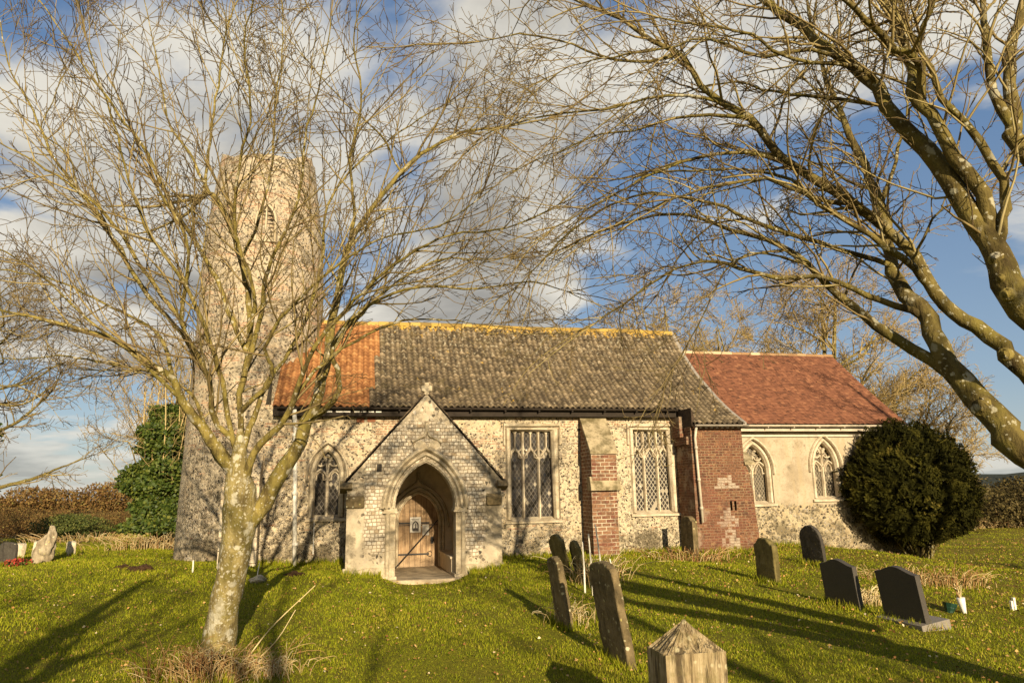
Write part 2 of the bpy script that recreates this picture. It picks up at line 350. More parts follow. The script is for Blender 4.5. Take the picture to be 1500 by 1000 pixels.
def bark(name, base=((.065, .047, .016), (.25, .195, .055)), lich=(.50, .46, .34), lich_amt=.5, scale=9.0):
    m, t, b = mat(name, .9, .15); P = objc(t)
    q = t.vmath('MULTIPLY', P, (1, 1, .35))
    c = t.mix(t.sstep(t.noise(q, scale, 5, .65), .33, .64), base[0], base[1])
    c = t.mix(t.math('MULTIPLY', t.sstep(t.noise(P, 3.0, 4, .6), .48, .66), .6), c, (.15, .125, .026))
    D = t.vmath('ADD', P, t.vmath('SCALE', t.noise(P, 11, 5, .7, out=1), scale=.10))
    for sc, th in ((7.0, .36), (15.0, .36), (34.0, .36)):
        v = t.vor(D, sc); r = t.xyz(v.outputs['Color'])
        k = t.math('MULTIPLY', t.sstep(v.outputs['Distance'], th, th-.12), t.math('GREATER_THAN', t.math('ADD', r[0], t.math('MULTIPLY', t.math('SUBTRACT', t.noise(P, 2.6, 3), .5), 1.1)), 1-lich_amt*.62))
        c = t.mix(t.math('MULTIPLY', k, .8), c, t.mix(r[1], lich, tuple(x*.7 for x in lich)))
    c = t.mix(t.math('MULTIPLY', t.sstep(t.noise(P, 2.3, 5, .7), .56, .68), lich_amt*.8), c, tuple(x*.72 for x in lich))
    fur = t.noise(t.vmath('MULTIPLY', P, (1, 1, .16)), 30, 4, .6)
    c = t.mix(t.math('MULTIPLY', t.sstep(fur, .55, .68), .45), c, (.05, .036, .018))
    t.put(b.inputs['Base Color'], c)
    t.put(b.inputs['Normal'], t.bump(t.math('ADD', fur, t.math('MULTIPLY', t.noise(P, 50, 4), .6)), .018, .9)); return m

M = {}
M['flint'] = flint('flint_rubble', 21.0, (.52, .43, .285), .52, .26, .26)
M['tower_flint'] = flint('tower_flint', 19.0, (.44, .365, .25), .46, .05, .06)
M['chancel_wall'] = flint('chancel_wall', 19.0, (.43, .35, .215), .56, .12, 0.0, top=1.5)
M['porch_flint'] = squared_flint('squared_flint')
M['brick'] = brick('buttress_brick', .092, .23, (.12, .06, .032), (.20, .105, .056), (.44, .37, .26), .012, stain=.45)
M['turret_brick'] = brick('turret_brick', .068, .2, (.068, .028, .014), (.14, .064, .030), (.24, .165, .095), .009, True, .8)
M['stone'] = limestone('limestone', (.50, .42, .29), (.31, .245, .15))
M['stone_pale'] = limestone('pale_limestone', (.56, .48, .345), (.38, .30, .195), .3)
M['stone_mossy'] = limestone('mossy_stone', (.36, .29, .175), (.105, .083, .036), .9)
M['plaster'] = simple('limewash', (.76, .62, .42), .9, .2, .3, 2.5)
M['gutter_black'] = simple('black_gutter', (.03, .022, .015), .75, .15, .3, 6)
M['gutter_cream'] = simple('cream_paint', (.50, .43, .32), .5, .4, .3, 4)
M['white_pipe'] = simple('white_pipe', (.70, .66, .57), .5, .4, .2, 5)
M['timber_dark'] = simple('dark_timber', (.06, .04, .025), .85, .2, .5, 12)
M['lead'] = simple('lead_flashing', (.27, .235, .185), .6, .4, .3, 6)
M['iron'] = simple('wrought_iron', (.02, .017, .014), .6, .4, .4, 20)
M['paper'] = simple('paper', (.66, .62, .54), .8, .2, .06, 10, bump=0)
M['ink'] = simple('ink', (.09, .08, .075), .8, .2, .1, 10, bump=0)
M['cane'] = simple('pale_cane', (.80, .73, .60), .6, .3, .25, 20)
M['white_paint'] = simple('white_vase', (.72, .68, .6), .5, .4, .2, 15)
M['green_plastic'] = simple('green_plastic', (.012, .045, .028), .4, .5, .3, 20)
M['granite'] = simple('dark_granite', (.065, .055, .042), .6, .3, .35, 90, bump=.001)
M['granite_pale'] = simple('grey_granite', (.22, .19, .15), .6, .4, .35, 90, bump=.001)
M['soil'] = simple('dark_soil', (.075, .042, .02), .95, .1, .5, 18, bump=.02)
M['red_flower'] = simple('red_petals', (.35, .05, .03), .8, .2, .4, 30)
def leadlight(name, cell, pale, col=(.035, .031, .026)):
    m, t, b = mat(name, .12, .35); P = pos(t); x, y, z = t.xyz(P)
    a, c_ = cell
    u = t.math('ADD', t.math('DIVIDE', x, a), t.math('DIVIDE', z, c_)); v = t.math('SUBTRACT', t.math('DIVIDE', x, a), t.math('DIVIDE', z, c_))
    fu = t.math('ABSOLUTE', t.math('SUBTRACT', t.math('FRACT', u), .5)); fv = t.math('ABSOLUTE', t.math('SUBTRACT', t.math('FRACT', v), .5))
    d = t.math('SUBTRACT', .5, t.math('MAXIMUM', fu, fv)); ln = t.sstep(d, .13, .08)
    wn = t.node('ShaderNodeTexWhiteNoise', {'Vector': t.comb(t.math('FLOOR', u), t.math('FLOOR', v), 0)}, noise_dimensions='2D')
    r = t.xyz(wn.outputs['Color'])
    pane = t.mix(r[0], col, tuple(k*2.2 for k in col))
    pane = t.mix(t.math('MULTIPLY', t.math('GREATER_THAN', r[1], .955), .7), pane, (.42, .36, .26))
    t.put(b.inputs['Base Color'], t.mix(ln, pane, pale))
    t.put(b.inputs['Roughness'], t.math('ADD', .08, t.math('MULTIPLY', ln, .5)))
    nrm = t.vmath('NORMALIZE', t.vmath('ADD', t.node('ShaderNodeNewGeometry').outputs['Normal'], t.vmath('SCALE', t.vmath('SUBTRACT', wn.outputs['Color'], (.5, .5, .5)), scale=.14)))
    bp = t.node('ShaderNodeBump', {'Height': t.math('ADD', ln, t.math('MULTIPLY', t.noise(P, 20, 2), .25)), 'Distance': .006, 'Strength': .8, 'Normal': nrm})
    t.put(b.inputs['Normal'], bp.outputs[0]); return m
M['glass_dark'] = leadlight('leaded_glass_dark', (.105, .155), (.085, .07, .05), (.022, .019, .016))
M['glass_pale'] = leadlight('leaded_glass_pale', (.105, .155), (.29, .25, .18), (.022, .019, .016))
M['glass_old'] = leadlight('leaded_glass_old', (.09, .13), (.2, .165, .11), (.05, .042, .03))
def door_mat():
    m, t, b = mat('weathered_oak', .75, .3); P = pos(t); x, y, z = t.xyz(P)
    g = t.noise(t.comb(t.math('MULTIPLY', x, 14), y, t.math('MULTIPLY', z, .9)), 3, 5, .65)
    c = t.ramp(g, [(.3, (.18, .11, .055)), (.5, (.36, .235, .125)), (.7, (.5, .35, .2))])
    c = t.mix(t.math('MULTIPLY', t.sstep(t.noise(P, 2.6, 5, .7), .45, .65), .5), c, (.16, .095, .05))
    j = t.math('FRACT', t.math('DIVIDE', t.math('SUBTRACT', x, 1.2), .135))
    ln = t.math('LESS_THAN', j, .07)
    c = t.mix(t.math('MULTIPLY', ln, .8), c, (.05, .03, .015))
    c = t.mix(t.math('MULTIPLY', t.sstep(z, .62, .2), .45), c, (.45, .34, .22))
    t.put(b.inputs['Base Color'], c); t.put(b.inputs['Normal'], t.bump(t.math('SUBTRACT', g, t.math('MULTIPLY', ln, 1.0)), .008, .8)); return m
M['door'] = door_mat()
def lichen_extra(t, P, c):
    x, y, z = t.xyz(P)
    k = t.sstep(t.math('ADD', t.noise(P, 5.5, 5, .7), t.math('MULTIPLY', t.sstep(z, 6.35, 6.95), .19)), .63, .72)
    c = t.mix(k, c, t.mix(t.noise(P, 30, 3), (.50, .29, .035), (.38, .25, .06)))
    wl = t.sstep(t.math('ADD', t.noise(t.vmath('ADD', P, (3, 9, 2)), 9.0, 5, .72), t.math('MULTIPLY', t.sstep(z, 4.6, 6.4), .05)), .60, .68)
    c = t.mix(t.math('MULTIPLY', wl, .7), c, (.42, .37, .26))
    mo = t.sstep(t.noise(P, 2.2, 5, .7), .52, .66)
    return t.mix(t.math('MULTIPLY', mo, .45), c, (.10, .075, .03))
M['pantile_grey'] = toned('grey_pantile', [(0, (.042, .031, .018)), (.4, (.098, .073, .042)), (.75, (.168, .126, .074)), (1, (.25, .19, .115))], .8, .25, 22, extra=lichen_extra)
M['pantile_orange'] = toned('orange_pantile', [(0, (.16, .065, .022)), (.5, (.28, .125, .042)), (1, (.36, .19, .07))], .8, .25, 18)
M['plain_tile'] = toned('red_plain_tile', [(0, (.07, .03, .017)), (.4, (.135, .053, .028)), (.75, (.18, .074, .038)), (1, (.24, .11, .055))], .85, .2, 14)
M['ridge'] = toned('lichened_ridge', [(0, (.18, .12, .035)), (.5, (.32, .205, .04)), (1, (.40, .29, .09))], .85, .2, 16)
M['ridge_red'] = toned('pale_ridge', [(0, (.24, .13, .06)), (.5, (.34, .23, .12)), (1, (.46, .37, .23))], .85, .2, 10)
M['slate'] = toned('dark_slate', [(0, (.05, .035, .022)), (1, (.12, .085, .05))], .8, .25, 14)
M['bark_lichen'] = bark('lichened_bark', ((.11, .083, .032), (.27, .215, .085)), (.50, .46, .34), .9)
M['bark_limb'] = bark('mossy_bark', lich_amt=.40)
M['bark_big'] = bark('smooth_mossy_bark', ((.045, .032, .011), (.15, .115, .034)), (.42, .39, .27), .36, 6.0)
def twigmat(name, stops): return toned(name, stops, .75, .25, 8.0, bump=0)
M['twig'] = twigmat('bare_twig', [(0, (.045, .027, .015)), (.3, (.105, .07, .032)), (.55, (.20, .145, .057)), (.8, (.28, .22, .088)), (1, (.36, .295, .14))])
M['twig_far'] = twigmat('distant_twig', [(0, (.17, .115, .045)), (.5, (.34, .245, .095)), (1, (.46, .35, .16))])
M['twig_brown'] = twigmat('bramble_stem', [(0, (.07, .03, .015)), (.5, (.16, .08, .035)), (1, (.26, .16, .07))])
M['ivy'] = toned('ivy_leaf', [(0, (.014, .028, .004)), (.5, (.050, .078, .010)), (1, (.14, .15, .024))], .55, .3, 4, .12, bump=0)
M['yew'] = toned('yew_needle', [(0, (.009, .009, .0015)), (.5, (.024, .023, .003)), (.85, (.056, .050, .007)), (1, (.11, .085, .016))], .9, .08, 3, .08, bump=0)
M['bramble'] = toned('autumn_leaf', [(0, (.07, .036, .013)), (.4, (.16, .088, .028)), (.75, (.21, .14, .04)), (1, (.17, .16, .04))], .8, .2, 2, .15, bump=0)
M['hedge_dark'] = toned('dark_hedge_leaf', [(0, (.02, .016, .006)), (.5, (.06, .045, .014)), (.85, (.11, .085, .026)), (1, (.16, .12, .05))], .85, .15, 2, .1, bump=0)
M['leafgreen'] = toned('hedge_leaf', [(0, (.03, .05, .010)), (.6, (.085, .10, .018)), (1, (.15, .14, .03))], .7, .3, 2, .15, bump=0)
M['fallen'] = toned('fallen_leaf', [(0, (.16, .06, .02)), (.45, (.34, .17, .05)), (.8, (.46, .30, .11)), (1, (.62, .52, .34))], .8, .25, 6, bump=0)
M['blade'] = toned('grass_blade', [(0, (.07, .085, .004)), (.35, (.20, .235, .008)), (.7, (.34, .34, .014)), (1, (.48, .39, .06))], .75, .2, 1.2, .4, bump=0)
M['straw'] = toned('dry_grass_stem', [(0, (.17, .06, .02)), (.35, (.34, .21, .08)), (.75, (.52, .40, .19)), (1, (.66, .55, .33))], .8, .2, 6, bump=0)
def ground_mat():
    m, t, b = mat('turf', .95, .1); P = pos(t); x, y, z = t.xyz(P)
    n = t.noise(P, 1.1, 5, .6); f = t.noise(P, 26, 5, .7); f2 = t.noise(P, 90, 3, .7)
    c = t.mix(t.sstep(f, .35, .65), (.11, .11, .008), (.24, .22, .015))
    c = t.mix(t.math('MULTIPLY', t.sstep(n, .45, .68), .6), c, (.15, .125, .018))
    c = t.mix(t.math('MULTIPLY', t.sstep(f2, .56, .66), .45), c, (.2, .17, .05))
    lf = t.sstep(t.math('ADD', t.noise(P, 2.4, 5, .7), t.math('MULTIPLY', t.sstep(x, 6.0, 11.5), .17)), .58, .68)
    c = t.mix(t.math('MULTIPLY', lf, t.math('MULTIPLY', t.sstep(f, .4, .6), .7)), c, (.22, .11, .035))
    # rough dead ground beyond the mown yard
    rg = t.math('MULTIPLY', t.sstep(y, 30, 34), t.sstep(t.noise(P, .5, 5, .65), .3, .6))
    c = t.mix(rg, c, (.22, .15, .045))
    t.put(b.inputs['Base Color'], c); t.put(b.inputs['Normal'], t.bump(t.math('ADD', f, f2), .05, .8)); return m
M['turf'] = ground_mat()
M['path'] = simple('porch_floor', (.46, .36, .23), .9, .2, .45, 4)
def headstone_mat(name, c1, c2, li):
    m, t, b = mat(name, .9, .2); P = objc(t)
    c = t.mix(t.sstep(t.noise(P, 4, 6, .7), .38, .66), c1, c2)
    st = t.noise(t.vmath('MULTIPLY', P, (1, 1, .22)), 11, 4, .6)
    c = t.mix(t.math('MULTIPLY', t.sstep(st, .48, .66), .5), c, tuple(k*.4 for k in c2))
    v = t.vor(t.vmath('ADD', P, t.vmath('SCALE', t.noise(P, 16, 3, out=1), scale=.04)), 15); r = t.xyz(v.outputs['Color'])
    k = t.math('MULTIPLY', t.sstep(v.outputs['Distance'], .36, .22), t.math('GREATER_THAN', r[0], 1-li))
    c = t.mix(t.math('MULTIPLY', k, .8), c, t.mix(r[1], (.55, .5, .36), (.42, .36, .12)))
    t.put(b.inputs['Base Color'], c); t.put(b.inputs['Normal'], t.bump(t.math('ADD', t.noise(P, 18, 6, .7), st), .02, .9)); return m
M['hs_lichen'] = headstone_mat('lichened_headstone', (.19, .14, .07), (.10, .074, .034), .3)
M['hs_green'] = headstone_mat('algae_headstone', (.17, .135, .05), (.10, .08, .026), .1)
M['hs_pale'] = headstone_mat('pale_headstone', (.56, .48, .34), (.38, .31, .2), .3)
M['stone_rough'] = headstone_mat('rough_stone', (.36, .30, .2), (.2, .155, .095), .35)
M['hs_slate'] = headstone_mat('slate_headstone', (.075, .065, .05), (.05, .042, .034), .03)
def grain_mat():
    m, t, b = mat('weathered_grain', .9, .2); P = objc(t)
    g = t.noise(t.vmath('MULTIPLY', P, (1, 1, .07)), 34, 5, .7); g2 = t.noise(t.vmath('MULTIPLY', P, (1, 1, .12)), 11, 4, .6)
    c = t.ramp(g, [(.3, (.06, .042, .02)), (.46, (.27, .20, .105)), (.6, (.38, .30, .17)), (.75, (.5, .42, .28))])
    c = t.mix(t.math('MULTIPLY', t.sstep(g2, .55, .62), .8), c, (.045, .03, .015))
    x, y, z = t.xyz(P)
    v = t.vor(P, 16); r = t.xyz(v.outputs['Color'])
    c = t.mix(t.math('MULTIPLY', t.math('MULTIPLY', t.sstep(v.outputs['Distance'], .4, .25), t.math('GREATER_THAN', r[0], .8)), .7), c, (.50, .44, .27))
    c = t.mix(t.math('MULTIPLY', t.sstep(t.noise(P, 5, 5, .7), .5, .62), .4), c, (.17, .14, .05))
    t.put(b.inputs['Base Color'], c); t.put(b.inputs['Normal'], t.bump(t.math('ADD', g, t.math('MULTIPLY', t.sstep(g2, .62, .5), .7)), .03, 1.0)); return m
M['grain'] = grain_mat()

# ------------------------------------------------------------------ ground
def sm(a, b, v):
    t = np.clip((np.asarray(v, float)-a)/(b-a), 0, 1); return t*t*(3-2*t)
def gz(x, y):
    x = np.asarray(x, float); y = np.asarray(y, float)
    z = .40*sm(5, 16, y)
    z = z + .10*np.exp(-((x+3.2)**2+(y-20)**2)/10)
    z = z - .19*np.exp(-((x-1.6)/.78)**4)*sm(10.5, 15, y)*(1-sm(18.3, 19, y))
    z = z - .60*sm(11.8, 15.2, x)*sm(10.5, 15.5, y)
    z = z + .05*np.sin(x*.9+.4)*np.sin(y*.7)*sm(3, 7, y) + .025*np.sin(x*2.3+y*1.1)
    z = z + .06*np.exp(-((np.abs(x-1.6)-2.1)/.7)**2)*np.exp(-((y-15.3)/1.0)**2)
    far = sm(30, 60, np.hypot(x, y))
    return z*(1-far) + far*.1
def gp(px, py):      # where the sight line through a point of the photograph meets the ground
    d = ray(px, py); a, b = 2.0, 200.0
    for _ in range(60):
        m_ = (a+b)/2; p = EYEP+d*m_
        if p[2] > gz(p[0], p[1]): a = m_
        else: b = m_
    p = EYEP+d*a; return np.array([p[0], p[1], float(gz(p[0], p[1]))])
xs = np.unique(np.concatenate([np.linspace(-12, 18, 121), -12-np.geomspace(.5, 900, 40), 18+np.geomspace(.5, 900, 40)]))
ys = np.unique(np.concatenate([np.linspace(-4, 30, 137), 30+np.geomspace(.5, 1400, 44), -4-np.geomspace(.5, 60, 14)]))
X, Y = np.meshgrid(xs, ys); V = np.stack([X, Y, gz(X, Y)], -1).reshape(-1, 3)
nx_ = len(xs); I = np.arange((len(ys)-1)*nx_).reshape(-1, nx_)[:, :-1].ravel()
g = fast_mesh('ground', V, np.stack([I, I+1, I+1+nx_, I+nx_], -1), M['turf'], smooth=True); tag(g, kind='structure')
mb = MB(); mb.box(.72, 2.48, 15.35, 18.1, .0, .275); p_ = mb.build('path', M['path']); tag(p_, kind='structure'); bevel(p_, .03)

# ------------------------------------------------------------------ church
church = tag(empty('church', (4, 18, .3)), 'flint and brick medieval church with round tower, south porch and tiled roofs', 'church')
CH_OFF = Vector((-4, -18, -.3))
def cpart(mb, name, mats, parent=None, smooth=False):
    o = mb.build(name, mats, None, smooth)
    p = parent or church; o.parent = p
    if p is church: o.location = CH_OFF           # geometry is written in world metres
    return o
def arc(x0, x1, zs, za, n=10):                  # pointed arch from left springing over the apex to the right one
    a = (x1-x0)/2; h = za-zs; xc = (x0+x1)/2
    if h <= a*1.001: h = a*1.001
    c = (h*h-a*a)/(2*a); r = a+c; th = math.atan2(h, c)
    L = [(xc+c-r*math.cos(th*i/n), zs+r*math.sin(th*i/n)) for i in range(n+1)]
    return L+[(2*xc-x, z) for x, z in L[-2::-1]]
def ogee(x0, x1, zs, za, n=8):
    xc = (x0+x1)/2; h = za-zs; L = []
    for i in range(n+1):
        s_ = i/n; L.append((x0+(xc-x0)*s_, zs+h*(.55*math.sin(min(s_*1.6, 1)*math.pi/2)+.45*s_**3)))
    return L+[(2*xc-x, z) for x, z in L[-2::-1]]
def ring(cx, cz, r, n=16): return [(cx+r*math.cos(2*math.pi*i/n), cz+r*math.sin(2*math.pi*i/n)) for i in range(n+1)]
WY = 18.0
A0 = arc(-.93, -.09, 2.45, 3.22)
hole0 = [(-.93, 1.45)]+A0+[(-.09, 1.45)]
hole1 = [(3.86, 1.27), (3.86, 3.57), (5.27, 3.57), (5.27, 1.27)]
hole2 = [(7.22, 1.36), (7.22, 3.57), (8.50, 3.57), (8.50, 1.36)]
DA = arc(1.19, 2.16, 1.32, 1.98)
holeD = [(1.19, .1)]+DA+[(2.16, .1)]
# nave
mb = MB()
mb.panel([(-2.0, 0), (8.53, 0), (8.53, 4.14), (-2.0, 4.14)], [hole0, hole1, hole2, holeD], WY, .35)
mb.add([(-2.0, WY, 0), (-2.0, 23.6, 0), (-2.0, 23.6, 4.1), (-2.0, 20.8, 6.75), (-2.0, WY, 4.14)], [(0, 1, 2, 3, 4)])
mb.add([(9.9, WY, 0), (9.9, 23.6, 0), (9.9, 23.6, 4.1), (9.9, 20.8, 6.75), (9.9, WY, 4.14)], [(4, 3, 2, 1, 0)])
mb.add([(-2.0, 23.6, 0), (9.9, 23.6, 0), (9.9, 23.6, 4.1), (-2.0, 23.6, 4.1)], [(3, 2, 1, 0)])
cpart(mb, 'nave_wall', M['flint'])
# quoined buttress at the south-west corner of the nave
mb = MB(); mb.prismx([(17.35, 0), (17.35, 2.2), (17.5, 2.5), (17.995, 3.0), (17.995, 0)], -2.75, -1.98)
wb = cpart(mb, 'corner_buttress', M['flint'])
mb = MB()
for k in range(8):
    mb.box(-2.77, -2.77+(.2 if k % 2 else .3), 17.33, 17.6, .28*k, .28*k+.268)
bevel(cpart(mb, 'quoin', M['stone_pale'], wb), .012)
mb = MB()
for k in range(8): mb.box(-1.96-(.2 if k % 2 else .3), -1.96, 17.33, 17.6, .28*k, .28*k+.268)
bevel(cpart(mb, 'quoin', M['stone_pale'], wb), .012)
# the brown bricks showing in the wall, left of the porch gable
mb = MB(); mb.box(.14, .33, 17.985, 18.1, 3.72, 3.84); mb.box(.40, .60, 17.985, 18.1, 3.73, 3.85); bevel(cpart(mb, 'wall_patch', simple('red_sandstone', (.25, .10, .05), .9, .2, .4, 12)), .015)

def window(x0, x1, zs, hole, y, kind, glass, stone='stone', hood=True, zspr=None, zap=None, frame=.1):
    """stone surround with sill, bar tracery in front of leaded glass"""
    mb = MB(); loop = hole[1:-1] if kind != 'rect' else None
    if kind == 'rect':
        zt = hole[1][1]
        mb.bar([(x0, zs), (x0, zt), (x1, zt), (x1, zs)], frame*1.5, y-.03, y+.16)
        if hood: mb.bar([(x0-.11, zt-.42), (x0-.11, zt+.09), (x1+.11, zt+.09), (x1+.11, zt-.42)], .07, y-.07, y+.02)
    else:
        mb.bar([(x0, zs)]+arc(x0, x1, zspr, zap)+[(x1, zs)], frame*1.5, y-.015, y+.16)
        mb.bar([(x0-.02+.02, zs)]+arc(x0, x1, zspr, zap)+[(x1, zs)], frame*.8, y+.05, y+.18)
        if hood: mb.bar([(x0-.12, zspr-.12)]+arc(x0-.12, x1+.12, zspr, zap+.13)+[(x1+.12, zspr-.12)], .07, y-.07, y+.02)
    mb.prismx([(y-.07, zs-.10), (y-.07, zs-.05), (y+.25, zs+.06), (y+.25, zs-.10)], x0-.12, x1+.12)
    root = cpart(mb, 'window', M[stone])
    tb = MB(); xc = (x0+x1)/2; yb0, yb1 = y+.12, y+.25
    if kind == 'rect':
        zt = hole[1][1]; n = 3; lw = (x1-x0)/n; zh = zt-.62
        for i in range(1, n): tb.bar([(x0+lw*i, zs), (x0+lw*i, zt)], .075, yb0, yb1)
        for i in range(n):
            a = x0+lw*i; tb.bar([(a, zh-.18)]+ogee(a, a+lw, zh-.18, zh+.13)+[(a+lw, zh-.18)], .05, yb0+.01, yb1-.01)
            tb.bar([(a+lw/2, zh+.1), (a+lw/2, zt)], .05, yb0+.01, yb1-.01)
            for q in (0, 1):
                b_ = a+q*lw/2; tb.bar([(b_, zt-.17)]+arc(b_, b_+lw/2, zt-.17, zt-.03, 5)+[(b_+lw/2, zt-.17)], .038, yb0+.02, yb1-.02)
                tb.bar(ogee(b_, b_+lw/2, zh+.17, zh+.04, 4), .03, yb0+.03, yb1-.03)
            for sx in (-1, 1): tb.bar([(a+lw/2+sx*lw*.44, zh-.14), (a+lw/2+sx*lw*.23, zh-.10), (a+lw/2+sx*lw*.2, zh-.0)], .03, yb0+.03, yb1-.03)
        for k in range(1, 3):
            zb = zs+(zh-zs)*k/3+.05; tb.bar([(x0, zb), (x1, zb)], .02, yb1-.02, yb1+.02)
    else:
        zl = zspr-.10
        tb.bar([(xc, zs), (xc, zl+.12)], .085, yb0, yb1)
        for a, b_ in ((x0, xc), (xc, x1)):
            hw = (b_-a)/2; ap = zl+.34*(x1-x0)*1.05
            tb.bar([(a, zl)]+arc(a+.02, b_-.0, zl, ap, 8)+[(b_, zl)], .06, yb0+.01, yb1-.01)
            for sx in (-1, 1): tb.bar([((a+b_)/2+sx*hw*.86, zl+.02), ((a+b_)/2+sx*hw*.5, zl+.0), ((a+b_)/2+sx*hw*.42, zl+.13), ((a+b_)/2, ap-.05)], .036, yb0+.03, yb1-.03)
        # curving bars of the head
        r = (zap-zl)*.19
        for sx in (-1, 1):
            cx_, cz_ = xc+sx*(x1-x0)*.215, zl+(zap-zl)*.585
            tb.bar(ring(cx_, cz_, r*.82, 14), .05, yb0+.01, yb1-.01)
            tb.bar([(cx_, cz_-r*.8), (cx_, cz_-r*.28)], .03, yb0+.03, yb1-.03); tb.bar([(cx_-r*.8, cz_+.02), (cx_-r*.3, cz_+.02)], .03, yb0+.03, yb1-.03); tb.bar([(cx_+r*.3, cz_+.02), (cx_+r*.8, cz_+.02)], .03, yb0+.03, yb1-.03)
        tb.bar([(xc, zl+.1), (xc-.05*(x1-x0), zl+(zap-zl)*.55), (xc-r*.95, zl+(zap-zl)*.80), (xc, zap-.05), (xc+r*.95, zl+(zap-zl)*.80), (xc+.05*(x1-x0), zl+(zap-zl)*.55), (xc, zl+.1)], .045, yb0+.01, yb1-.01)
    cpart(tb, 'tracery', M['stone_pale'] if stone != 'stone_mossy' else M['stone'], root)
    gb = MB(); lp = hole; gb.add([(x, y+.215, z) for x, z in lp], [list(range(len(lp)))]); gobj = cpart(gb, 'leaded_glass', M[glass], root)
    if tuple(gobj.data.polygons[0].normal)[1] > 0: gobj.data.flip_normals()
    return root
window(-.86, -.16, 1.49, hole0, WY, 'arch', 'glass_dark', 'stone', True, 2.45, 3.12)
window(3.94, 5.19, 1.31, hole1, WY, 'rect', 'glass_dark', 'stone')
window(7.29, 8.43, 1.40, hole2, WY, 'rect', 'glass_pale', 'stone_pale')

# roof of the nave: one curved sweep, carried lower over the stair turret
RP = np.array([(16.86, 3.60), (17.35, 3.86), (17.8, 4.13), (18.19, 4.40), (19.3, 5.24), (20.09, 6.02), (20.8, 6.88)])
rs = np.concatenate([[0], np.cumsum(np.linalg.norm(np.diff(RP, axis=0), axis=1))]); RL = rs[-1]
def rpt(s_): return np.array([np.interp(s_, rs, RP[:, 0]), np.interp(s_, rs, RP[:, 1])])
S_EAVE = float(np.interp(17.70, RP[:, 0], rs))
rng = np.random.default_rng(11)
def tile_sheet(prof, path, s0, s1, rl, xa, xb, cw, lift, thick, seed, edge=None, jitter=.009, dirt_tone=(-.25, 0, .12, .12, 0, -.2, -.35)):  # tone offset per strip of a tile: dirt gathers in the channels
    """individual curved tiles laid in courses; path(s) -> (y,z); prof(t) -> height over one tile's width"""
    r = np.random.default_rng(seed); ts = np.linspace(0, 1, len(prof)); vs = []; fs = []; tone = []
    ncol = max(1, int(round((xb-xa)/cw))); cw = (xb-xa)/ncol; s_ = s0; row = 0; k = len(prof)
    while s_ < s1-.02:
        e_ = min(s_+rl*1.12, s1); p0 = path(s_); p1 = path(e_); d = (p1-p0)/np.linalg.norm(p1-p0); nrm = np.array([-d[1], d[0]])
        for c in range(ncol):
            x0 = xa+c*cw
            if edge and not edge(x0+cw/2, s_): continue
            j = r.normal(0, jitter, 3); tn = np.clip(r.normal(.5, .2), 0, 1); b = len(vs); sl = r.normal(0, .012)
            skew = r.normal(0, .006)
            for q, h in zip(ts, prof):
                lo = p0+nrm*(h+lift+j[0]*.6+skew*(q-.5)*2)+d*(j[1]+sl*(q-.5)*2); up_ = p1+nrm*(h+.002)
                x = x0+q*cw*1.02
                vs += [(x, lo[0]-nrm[0]*thick, lo[1]-nrm[1]*thick), (x, lo[0], lo[1]), (x, up_[0], up_[1])]
            for i in range(k-1):
                a = b+3*i; fs += [(a, a+3, a+4, a+1), (a+1, a+4, a+5, a+2)]; tone += [tn-.45, tn+dirt_tone[i % len(dirt_tone)]]
        s_ += rl; row += 1
    return np.array(vs), np.array(fs), np.array(tone)
PAN = [.000, .016, .036, .045, .034, .010, -.006, .0]
def joint(s_): return .59+.15*(int(s_*7919/1.3) % 3-1)*.999+.001
def pan(name, xa, xb, s0, mt, seed, parent=None, edge=None):
    v, f, tn = tile_sheet(PAN, rpt, s0, RL, .165, xa, xb, .150, .026, .026, seed, edge)
    o = fast_mesh(name, v, f, mt, parent or church, tn)
    if not parent: o.location = CH_OFF
    return o
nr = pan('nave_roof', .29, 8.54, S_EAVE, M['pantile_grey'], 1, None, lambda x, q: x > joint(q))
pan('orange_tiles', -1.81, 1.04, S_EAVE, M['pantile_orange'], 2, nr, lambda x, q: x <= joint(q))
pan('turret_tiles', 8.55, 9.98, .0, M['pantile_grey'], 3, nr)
mb = MB()       # far slope and the boarding under the tiles
for xa, xb, s0 in ((-1.8, 8.55, S_EAVE+.03), (8.55, 9.96, .03)):
    ss = np.linspace(s0, RL, 10); pts = [rpt(q)-np.array([0, .03]) for q in ss]
    mb.add([(x, p[0], p[1]) for p in pts for x in (xa, xb)], [(2*i, 2*i+1, 2*i+3, 2*i+2) for i in range(9)])
mb.add([(-1.8, 20.8, 6.86), (9.96, 20.8, 6.86), (9.96, 23.95, 3.9), (-1.8, 23.95, 3.9)], [(0, 1, 2, 3)])
mb.prism([(8.53, 3.55), (8.53, 4.02), (8.62, 3.75), (8.62, 3.55)], 16.95, 17.75)
cpart(mb, 'roof_boarding', M['timber_dark'], nr)
mb = MB(); r = random.Random(4)
for i in range(38):
    xa = -1.75+i*.3085; z0 = 6.875+r.uniform(-.008, .008)-.012*math.sin(i*.35)
    pts = [(20.8+.105*math.cos(a), z0-.03+.10*math.sin(a)) for a in np.linspace(-.35, math.pi+.35, 9)]
    mb.add([(x, y, z) for x in (xa, xa+.30) for y, z in pts], [(k, k+9, k+10, k+1) for k in range(8)]+[tuple(range(9)), tuple(range(17, 8, -1))], 0, r.random())
cpart(mb, 'ridge_tiles', M['ridge'], nr)
mb = MB()       # pale mortared verge on the east gable
vp = [rpt(q) for q in np.linspace(0, RL, 14)]
